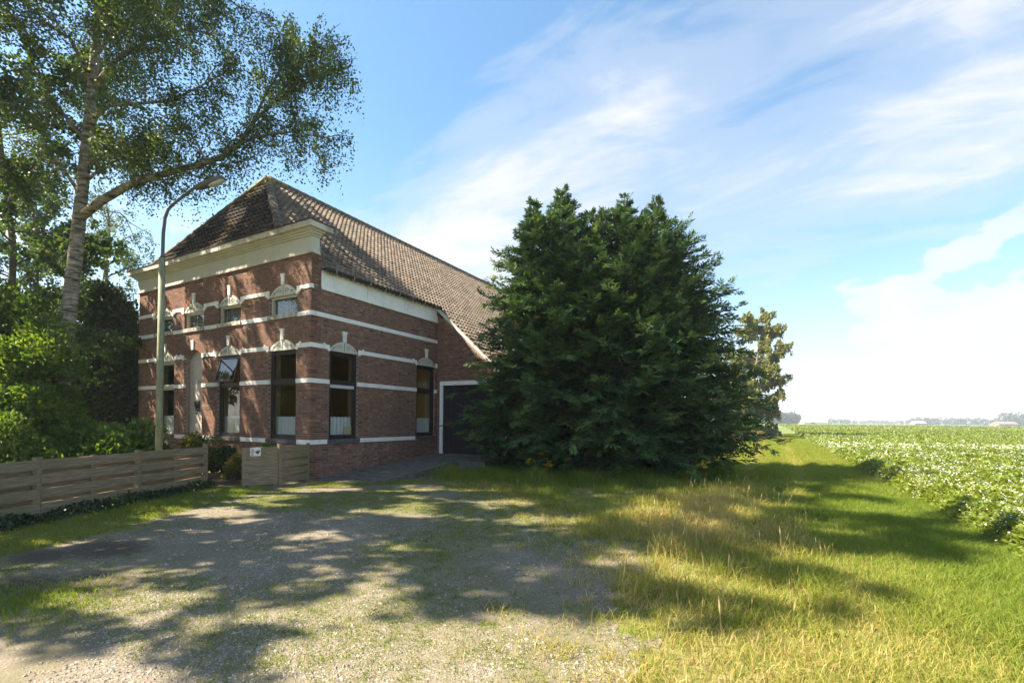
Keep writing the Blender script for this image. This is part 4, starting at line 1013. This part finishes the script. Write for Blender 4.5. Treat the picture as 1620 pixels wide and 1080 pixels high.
# ---- grass
def ground_ok(u, v):                                       # stays clear of house, paving, barn
    a, b = u-HU, v-HV
    return ~(((a < 2.0) & (b > .0)) | ((a < 3.3) & (b > 3.9)))
def blades(name, U_, V_, Hh, tone, wd_, lean, label, cat='grass'):
    n = len(U_); az = rng.random(n)*2*math.pi; dr_ = np.stack([np.cos(az), np.sin(az), np.zeros(n)], 1); az2 = rng.random(n)*2*math.pi
    sdv = np.stack([np.cos(az2), np.sin(az2), np.zeros(n)], 1)*(wd_*.5)[:, None]
    base = np.stack([U_, V_, np.zeros(n)], 1); up_ = np.array((0, 0, 1.0)); lean = lean*rng.uniform(.3, 1.5, n)
    mid = base+up_*(Hh*.55)[:, None]+dr_*(Hh*lean*.35)[:, None]; tip = base+up_*(Hh*(1-.25*lean))[:, None]+dr_*(Hh*lean)[:, None]
    V = np.stack([base-sdv, base+sdv, mid+sdv*.8, mid-sdv*.8, tip], 1).reshape(-1, 3); i = np.arange(n)[:, None]*5
    return tag(link(name, np_mesh(name, V, [i+np.array([[0, 1, 2, 3]]), i+np.array([[3, 2, 4]])], M['grass'], np.r_[tone, tone])), label, cat, kind='stuff')
def scatter(n, u0, u1, v0, v1):
    U_ = rng.uniform(u0, u1, n); V_ = rng.uniform(v0, v1, n); X, Y = wc(U_, V_); k = (Y > 1.6) & (np.abs(X) < Y*1.14+.5); return U_[k], V_[k]
def clump(U_, V_, s, seed, lo): return rng.random(len(U_)) < np.clip((vnoise(U_, V_, s, seed)-lo)*2.6, .02, 1)
def yard_d(U_, V_): return inside(wob(np.stack([U_, V_], 1)), YARD)
def cat_(*a): return [np.concatenate(x) for x in zip(*a)]
# lush verge near the viewer on the right
U1, V1 = scatter(170000, -.9, 2.75, 2, 15); k = ~yard_d(U1, V1); U1, V1 = U1[k], V1[k]
dens = np.clip((U1+1.1)/2.2, .22, 1); k = rng.random(len(U1)) < dens*np.clip(1.5-V1/16, .45, 1); U1, V1 = U1[k], V1[k]
ph = vnoise(U1, V1, .8, 5); dry = np.clip(1.4-.55*U1+(.5-ph)*.6, .28, 1.15)*np.clip(1.6-V1/7, .3, 1)*np.clip(1.25-V1/14, .3, 1)
H1 = (.055+.15*ph*np.clip(.6+U1*.15, .5, 1.0))*rng.uniform(.55, 1.3, len(U1))
blades('verge_grass', U1, V1, H1, np.clip(.33+.56*dry*rng.random(len(U1))+rng.normal(0, .08, len(U1)), 0, 1), rng.uniform(.0035, .0075, len(U1)), .8, 'lush yellow green grass along the edge of the potato field')
# dry seeding grass between yard and track, weeds under the conifer
U2, V2 = scatter(140000, -8.2, .6, 4.2, 15); k = ~yard_d(U2, V2) & ground_ok(U2, V2) & clump(U2, V2, .5, 6, .2); U2, V2 = U2[k], V2[k]
near_c = np.exp(-(((U2-cx0)/4.2)**2+((V2-cy0)/3.9)**2)**2); ridge_ = np.clip(np.exp(-((U2+.9)/1.3)**2)*np.exp(-((V2-8.4)/4.4)**2)*(.35+1.1*vnoise(U2, V2, .9, 21)), 0, 1)
hh = (.07+.13*vnoise(U2, V2, .6, 7)+.24*near_c+.13*ridge_)*rng.uniform(.5, 1.3, len(U2))
tn = np.clip(.40+.24*ridge_+.34*vnoise(U2, V2, 1.1, 8)*rng.random(len(U2))-.22*near_c+rng.normal(0, .10, len(U2)), 0, 1)
blades('dry_grass', U2, V2, hh, tn, rng.uniform(.005, .010, len(U2)), .8, 'dry seeding grass between the gravel yard and the track')
# tall weeds along the foot of the conifer
n = 15000; q_ = rng.random(n); c0_, c1_, c2_ = np.array((-8.0, 11.2)), np.array((-4.2, 11.0)), np.array((-1.7, 15.6)); pth = ((1-q_)**2)[:, None]*c0_+(2*q_*(1-q_))[:, None]*c1_+(q_**2)[:, None]*c2_+rng.normal(0, .42, (n, 2))
k = ground_ok(pth[:, 0], pth[:, 1]); U8, V8 = pth[k, 0], pth[k, 1]; n = len(U8)
blades('foot_weeds', U8, V8, (.12+.42*vnoise(U8, V8, .5, 24))*rng.uniform(.5, 1.2, n), np.clip(.28+.45*vnoise(U8, V8, .7, 25)*rng.random(n)+rng.normal(0, .1, n), 0, 1), rng.uniform(.006, .014, n), .6, 'tall green weeds along the foot of the conifer', 'weeds')
# single straw-coloured seed stalks standing above it
n = 900; U7 = rng.normal(-1.1, 1.6, n); V7 = rng.normal(8.8, 3.0, n); k = ~yard_d(U7, V7) & ground_ok(U7, V7) & (U7 < 1.6); U7, V7 = U7[k], V7[k]; n = len(U7)
hs_ = rng.uniform(.18, .48, n)*np.exp(-((U7+.8)/1.9)**2); az_ = rng.random(n)*6.28; ln_ = rng.uniform(.05, .35, n); bs = np.stack([U7, V7, np.zeros(n)], 1); tp_ = bs+np.stack([np.cos(az_)*ln_*hs_, np.sin(az_)*ln_*hs_, hs_], 1)
Ax = tp_-bs; Pst = np.r_[bs, bs+Ax*.72]; Lst = np.r_[np.linalg.norm(Ax, axis=1), np.linalg.norm(Ax, axis=1)*.32]; Wst = np.r_[np.full(n, .0045), rng.uniform(.008, .016, n)]; tn = np.clip(rng.normal(.84, .1, n), 0, 1)
tag(link('seed_stalks', leaf_mesh('seed_stalks', Pst, np.r_[Ax, Ax], Lst, Wst, M['grass'], np.r_[tn, tn])), 'tall straw coloured seed stalks in the rough grass', 'grass', kind='stuff')
# the track
U3, V3 = scatter(210000, -4.5, 3.4, 13, 34); U3b, V3b = scatter(90000, -5, 3.5, 34, 75); U3, V3 = np.r_[U3, U3b], np.r_[V3, V3b]
k = ground_ok(U3, V3); U3, V3 = U3[k], V3[k]; rut = np.exp(-((U3+.75)/.28)**2)+np.exp(-((U3-.75)/.28)**2)
k = rng.random(len(U3)) > rut*.5; U3, V3, rut = U3[k], V3[k], rut[k]
hh = (.06+.10*vnoise(U3, V3, 1.2, 9))*(1-.55*rut)*rng.uniform(.6, 1.3, len(U3))*np.clip(V3/22, 1, 1.5)
blades('track_grass', U3, V3, hh, np.clip(.37+.32*vnoise(U3, V3, 3.5, 10)*rng.random(len(U3))+.12*rut+rng.normal(0, .07, len(U3)), 0, 1), rng.uniform(.008, .016, len(U3))*np.clip(V3/22, 1, 2.6), .6, 'short green grass on the farm track')
# tufts through the gravel
c1, c2 = scatter(24000, -10, -.2, 1.5, 10.8); k = yard_d(c1, c2) & clump(c1, c2, 1.2, 11, .30); c1, c2 = c1[k], c2[k]
for (x, y, rx, ry) in DAMP: k = ((c1-x)/rx)**2+((c2-y)/ry)**2 > .8; c1, c2 = c1[k], c2[k]
m_ = 20
rad_ = np.repeat(rng.uniform(.02, .10, len(c1)), m_); U4 = np.repeat(c1, m_)+rng.normal(0, 1, len(c1)*m_)*rad_; V4 = np.repeat(c2, m_)+rng.normal(0, 1, len(c1)*m_)*rad_
blades('yard_tufts', U4, V4, rng.uniform(.008, .040, len(U4)), np.clip(np.repeat(rng.normal(.36, .14, len(c1)), m_)+rng.normal(0, .08, len(U4)), 0, 1), rng.uniform(.003, .006, len(U4)), 1.0, 'small grass tufts growing through the gravel yard')
# dry straggling tufts where the gravel gives way to grass
c1, c2 = scatter(5200, -7.4, 1.0, 1.8, 11); pl2 = np.array([q for q in YARD[1:9]]); pd_ = np.min(np.stack([np.hypot(c1-(a[0]+(b[0]-a[0])*f), c2-(a[1]+(b[1]-a[1])*f)) for a, b in zip(pl2, pl2[1:]) for f in (0, .33, .66)]), 0)
k = (rng.random(len(c1)) < np.exp(-(pd_/.75)**2)) & ground_ok(c1, c2); c1, c2 = c1[k], c2[k]; m_ = 26
rad_ = np.repeat(rng.uniform(.03, .11, len(c1)), m_); U6 = np.repeat(c1, m_)+rng.normal(0, 1, len(c1)*m_)*rad_; V6 = np.repeat(c2, m_)+rng.normal(0, 1, len(c1)*m_)*rad_
blades('straggling_grass', U6, V6, rng.uniform(.03, .14, len(U6)), np.clip(np.repeat(rng.normal(.62, .18, len(c1)), m_)+rng.normal(0, .08, len(U6)), 0, 1), rng.uniform(.003, .006, len(U6)), 1.1, 'straggling dry tufts along the edge of the gravel')
# strip at the fence, green patch in the damp corner, fringe along the paving
q = rng.random(26000)*7; U5 = FA[0]+FD[0]*q; V5 = FA[1]+FD[1]*q; off = rng.random(26000)**.8*1.7; U5, V5 = U5+nrm2[0]*off, V5+nrm2[1]*off
gp_ = gp(70, 955); a5 = rng.normal(0, 1, (3500, 2))*(.42, .30)+gp_; q6 = rng.random(6000); e0, e1_ = np.array((HU+1.2, HV-.55)), np.array((HU+3.9, HV+2.5)); a6 = e0+(e1_-e0)*q6[:, None]+rng.normal(0, .22, (6000, 2))
U5, V5 = np.r_[U5, a5[:, 0], a6[:, 0]], np.r_[V5, a5[:, 1], a6[:, 1]]
blades('fence_grass', U5, V5, rng.uniform(.02, .085, len(U5))*(.6+.8*vnoise(U5, V5, .5, 12)), np.clip(.32+.34*vnoise(U5, V5, .8, 13)*rng.random(len(U5))+rng.normal(0, .08, len(U5)), 0, 1), rng.uniform(.004, .007, len(U5)), .8, 'short rough grass strip along the plank fence and the paving')
# ---- pebbles on the yard
n = 150000; Yc = 1.7+8.6*rng.random(n)**1.25; Xc = (rng.random(n)*2-1)*(Yc*1.14+.3); u_, v_ = cw(Xc, Yc); k = yard_d(u_, v_) & (rng.random(n) < np.clip((.5*vnoise(u_, v_, 1.3, 22)+.5*vnoise(u_, v_, .35, 23)-.30)*3.2, .06, 1))
for (x, y, rx, ry) in DAMP: k &= (((u_-x)/rx)**2+((v_-y)/ry)**2 > .9) | (rng.random(n) < .12)
u_, v_ = u_[k], v_[k]; n = len(u_); s = rng.gamma(1.9, .0023, n)+.003
oct_ = np.array([(1, 0, 0), (0, 1, 0), (-1, 0, 0), (0, -1, 0), (0, 0, 1)], float); V = oct_[None]*rng.uniform(.6, 1.3, (n, 5, 1))*s[:, None, None]*np.array((1, 1, .62)); V += rng.normal(0, .22, V.shape)*s[:, None, None]*np.array((1, 1, .3))
th = rng.random(n)*6.28; c_, s_ = np.cos(th)[:, None], np.sin(th)[:, None]; V = np.stack([V[:, :, 0]*c_-V[:, :, 1]*s_, V[:, :, 0]*s_+V[:, :, 1]*c_, V[:, :, 2]], 2)
V += np.stack([u_, v_, np.full(n, .005)], 1)[:, None]
tri = np.array([(0, 1, 4), (1, 2, 4), (2, 3, 4), (3, 0, 4)]); Fc = (np.arange(n)[:, None, None]*5+tri[None]).reshape(-1, 3)
tag(link('gravel', np_mesh('gravel', V.reshape(-1, 3), [Fc], M['pebble'], np.repeat(np.where(rng.random(n) < .012, 1, np.clip(rng.normal(.42, .19, n), 0, .82)), 4))), 'loose grey and beige gravel stones on the yard', 'gravel', kind='stuff')
# ---- ragwort and tall weeds
for i, (px, py, d, hgt) in enumerate([(838, 748, 13.2, .55), (856, 742, 13.4, .7), (897, 742, 13.3, .62), (1095, 772, 12.2, .42), (1112, 765, 12.4, .58), (870, 752, 13.0, .5)]):
    q = at(px, py, d); z0 = 0; root = empty('ragwort', (q[0], q[1], 0))
    tag(root, ['small yellow flowered weed left of the conifer foot', 'tall yellow flowered weed left of the conifer foot', 'yellow flowered weed before the middle of the conifer', 'short yellow flowered weed at the right foot of the conifer', 'tall yellow flowered weed at the right foot of the conifer', 'low yellow flowered weed in front of the conifer foot'][i], 'flower', 'yellow weeds at the conifer foot')
    sm = MB(); heads = []
    for j in range(5):
        tp_ = (rng.normal(0, .07), rng.normal(0, .07), hgt*rng.uniform(.8, 1.08)); sm.tube([(0, 0, -.02), (tp_[0]*.3, tp_[1]*.3, hgt*.5), tp_], [.006, .005, .003], 4); heads.append(tp_)
    sm.build('stem', M['ivy_leaf'], root); hp = np.repeat(np.array(heads), 34, 0)+rng.normal(0, 1, (170, 3))*(.035, .035, .018)
    link('flower_head', leaf_mesh('flower_head', hp, rdir(170)+np.array((0, 0, .2)), .028, .022, M['ragwort'], rng.random(170)), root)['kind'] = 'stuff'

# ================================================================== potato field
E0 = 2.55
def hull(u, v):
    rows = np.abs(np.cos((u-E0)*math.pi/.75-1.57)); edge = np.clip((u-E0)/.35, 0, 1)
    return edge*(.13+.12*rows+.13*vnoise(u, v, .6, 14)+.07*vnoise(u, v, 3, 15))
# canopy sheet, finer near the viewer
us = np.r_[np.arange(E0, 14, .14), np.arange(14, 40, .4), np.geomspace(40, 900, 70)]; vs_ = np.r_[np.arange(3, 30, .22), np.arange(30, 90, .6), np.geomspace(90, 640, 60)]
GU, GV = np.meshgrid(us, vs_, indexing='ij'); GZ = hull(GU, GV)*.8+.008; GZ[0] = .005
nu, nv = GU.shape; idx = np.arange(nu*nv).reshape(nu, nv); Fc = np.stack([idx[:-1, :-1], idx[1:, :-1], idx[1:, 1:], idx[:-1, 1:]], -1).reshape(-1, 4)
tag(link('potato_field', np_mesh('potato_field', np.stack([GU, GV, GZ], -1).reshape(-1, 3), [Fc], M['field'])), kind='structure')
gu, gv = np.meshgrid(np.linspace(-60, E0-.01, 90), np.geomspace(76, 640, 90), indexing='ij'); gz = .30+.14*vnoise(gu, gv, 1.5, 18); gz[:, 0] = .005; idx = np.arange(8100).reshape(90, 90)
tag(link('far_field', np_mesh('far_field', np.stack([gu, gv, gz], -1).reshape(-1, 3), [np.stack([idx[:-1, :-1], idx[1:, :-1], idx[1:, 1:], idx[:-1, 1:]], -1).reshape(-1, 4)], M['field'])), kind='structure')
def field_pts(n, d0, d1, pw):
    Y = d0+(d1-d0)*rng.random(n)**pw; X = (E0+Y*SY)/CY+rng.random(n)*(Y*1.12-(E0+Y*SY)/CY+1.2); u, v = cw(X, Y); k = (u > E0+.05); return u[k], v[k], Y[k]
u1, v1, y1 = field_pts(140000, 4, 24, .75); u2, v2, y2 = field_pts(120000, 24, 90, .8); u3, v3, y3 = field_pts(50000, 90, 230, 1)
u_, v_, y_ = np.r_[u1, u2, u3], np.r_[v1, v2, v3], np.r_[y1, y2, y3]; n = len(u_)
hz_ = hull(u_, v_); P_ = np.stack([u_, v_, hz_*rng.uniform(.72, 1.12, n)+.02], 1); A = rdir(n)*np.array((1, 1, .45))+np.array((0, 0, .28)); s = (.05+.0034*y_)*rng.uniform(.7, 1.3, n)
tag(link('potato_plants', leaf_mesh('potato_plants', P_, A, s, s*.62, M['potato'], np.clip(rng.normal(.5, .22, n)+(vnoise(u_, v_, .5, 16)-.5)*.4, 0, 1), np.array((0, 0, 1.0))+rng.normal(0, .45, (n, 3)), .1)), 'leafy green potato crop flowering in the wide field', 'crop', kind='stuff')
u1, v1, y1 = field_pts(6500, 6, 30, .75); u2, v2, y2 = field_pts(22000, 30, 260, .9); u_, v_, y_ = np.r_[u1, u2], np.r_[v1, v2], np.r_[y1, y2]
k = rng.random(len(u_)) < np.clip((vnoise(u_, v_, 1.3, 17)-.22)*1.9, .05, 1); u_, v_, y_ = u_[k], v_[k], y_[k]; n = len(u_)
P_ = np.stack([u_, v_, hull(u_, v_)*1.08+.06], 1); P_ = np.repeat(P_, 3, 0)+rng.normal(0, .025, (3*n, 3)); s = np.repeat(.019+.0011*y_, 3)*rng.uniform(.7, 1.2, 3*n)
tag(link('potato_blossom', leaf_mesh('potato_blossom', P_, rdir(3*n)*np.array((1, 1, .5))+np.array((0, 0, .25)), s, s*.9, M['petal'], rng.random(3*n), np.array((0, 0, 1.0))+rng.normal(0, .4, (3*n, 3)))), 'white potato blossom dotting the field', 'blossom', kind='stuff')

# ================================================================== the far side of the field
def far_wood(name, spans, label, n_per, base_d):
    P_, S_ = [], []
    for (px0, px1, hgt, d, k) in spans:
        for i in range(k):
            px = px0+(px1-px0)*(i+rng.random())/k; c_ = at(px, 669, d+rng.uniform(-12, 12)); h_ = hgt*rng.uniform(.72, 1.12); r_ = h_*rng.uniform(.33, .5)
            q = rdir(n_per); rr = rng.uniform(.75, 1.05, n_per)[:, None]; P_.append(np.array((c_[0], c_[1], h_*.55))+q*rr*np.array((r_, r_, h_*.5))); S_.append(np.full(n_per, h_*.16))
    P_ = np.concatenate(P_); S_ = np.concatenate(S_)*rng.uniform(.7, 1.3, len(P_)); P_[:, 2] = np.maximum(P_[:, 2], .2)
    return tag(link(name, leaf_mesh(name, P_, rdir(len(P_)), S_, S_*.8, M['wood_leaf'], rng.random(len(P_)))), label, 'woodland', kind='stuff')
far_wood('far_wood', [(1120, 1240, 12.5, 470, 34), (1235, 1262, 11, 470, 8)], 'small wood at the far left edge of the field', 260, 470)
far_wood('far_treeline', [(1262, 1345, 7, 640, 22), (1340, 1480, 6, 760, 40), (1440, 1640, 9, 640, 50), (1585, 1640, 14, 560, 9), (1640, 1900, 11, 640, 40), (700, 1120, 12, 640, 60)], 'low hazy line of trees along the horizon', 120, 640)
def far_barn(px, d, ln, wd_, wall, ridge_, label, wallm, roofm, cat='barn'):
    c_ = at(px, 669, d); o = empty('distant_barn', (c_[0], c_[1], 0), YAW); tag(o, label, cat, 'distant buildings beyond the field')
    MB().box(-ln/2, ln/2, -wd_/2, wd_/2, 0, wall).build('wall', M[wallm], o)
    mb = MB(); x0, x1, yy = -ln/2-.4, ln/2+.4, wd_/2+.4
    mb.poly([(x0, -yy, wall-.1), (x1, -yy, wall-.1), (x1, 0, ridge_), (x0, 0, ridge_)]); mb.poly([(x1, yy, wall-.1), (x0, yy, wall-.1), (x0, 0, ridge_), (x1, 0, ridge_)])
    mb.poly([(x0+.4, yy-.4, wall), (x0+.4, -yy+.4, wall), (x0+.4, 0, ridge_-.1)]); mb.poly([(x1-.4, -yy+.4, wall), (x1-.4, yy-.4, wall), (x1-.4, 0, ridge_-.1)])
    mb.build('roof', M[roofm], o); MB().box(-ln*.2, -ln*.2+4, -wd_/2-.06, -wd_/2, 0, wall*.75).build('door', M['lamp_grey'], o)
far_barn(1284, 500, 25, 14, 2.8, 5.2, 'long pale barn beyond the field beside the small wood', 'barn_far', 'barn_far')
far_barn(1452, 600, 14, 9, 2.5, 5.0, 'small farmhouse with grey roof far beyond the field', 'roof_red', 'roof_far', 'farmhouse')
far_barn(1588, 540, 22, 11, 2.4, 5.2, 'low red roofed farm buildings beyond the right of the field', 'roof_red', 'roof_red', 'farmhouse')
# ================================================================== summer haze over the fields
hm = bpy.data.materials.new('haze'); hm.use_nodes = True; ht = hm.node_tree; ht.nodes.clear()
hv = N(ht, 'ShaderNodeVolumePrincipled'); hv.inputs['Color'].default_value = (.86, .92, 1, 1); hv.inputs['Density'].default_value = .0007; hv.inputs['Anisotropy'].default_value = .3
ho = N(ht, 'ShaderNodeOutputMaterial'); ht.links.new(hv.outputs[0], ho.inputs['Volume'])
tag(MB().box(-1150, 1150, -1150, 1150, -1.2, 27).build('haze', hm), 'thin pale summer haze over the fields', 'haze', kind='stuff')
print('leaves birch', NB, 'conifer', NC, 'objects', len(bpy.data.objects), 'tris', sum(len(m.loops)-2*len(m.polygons) for m in bpy.data.meshes))
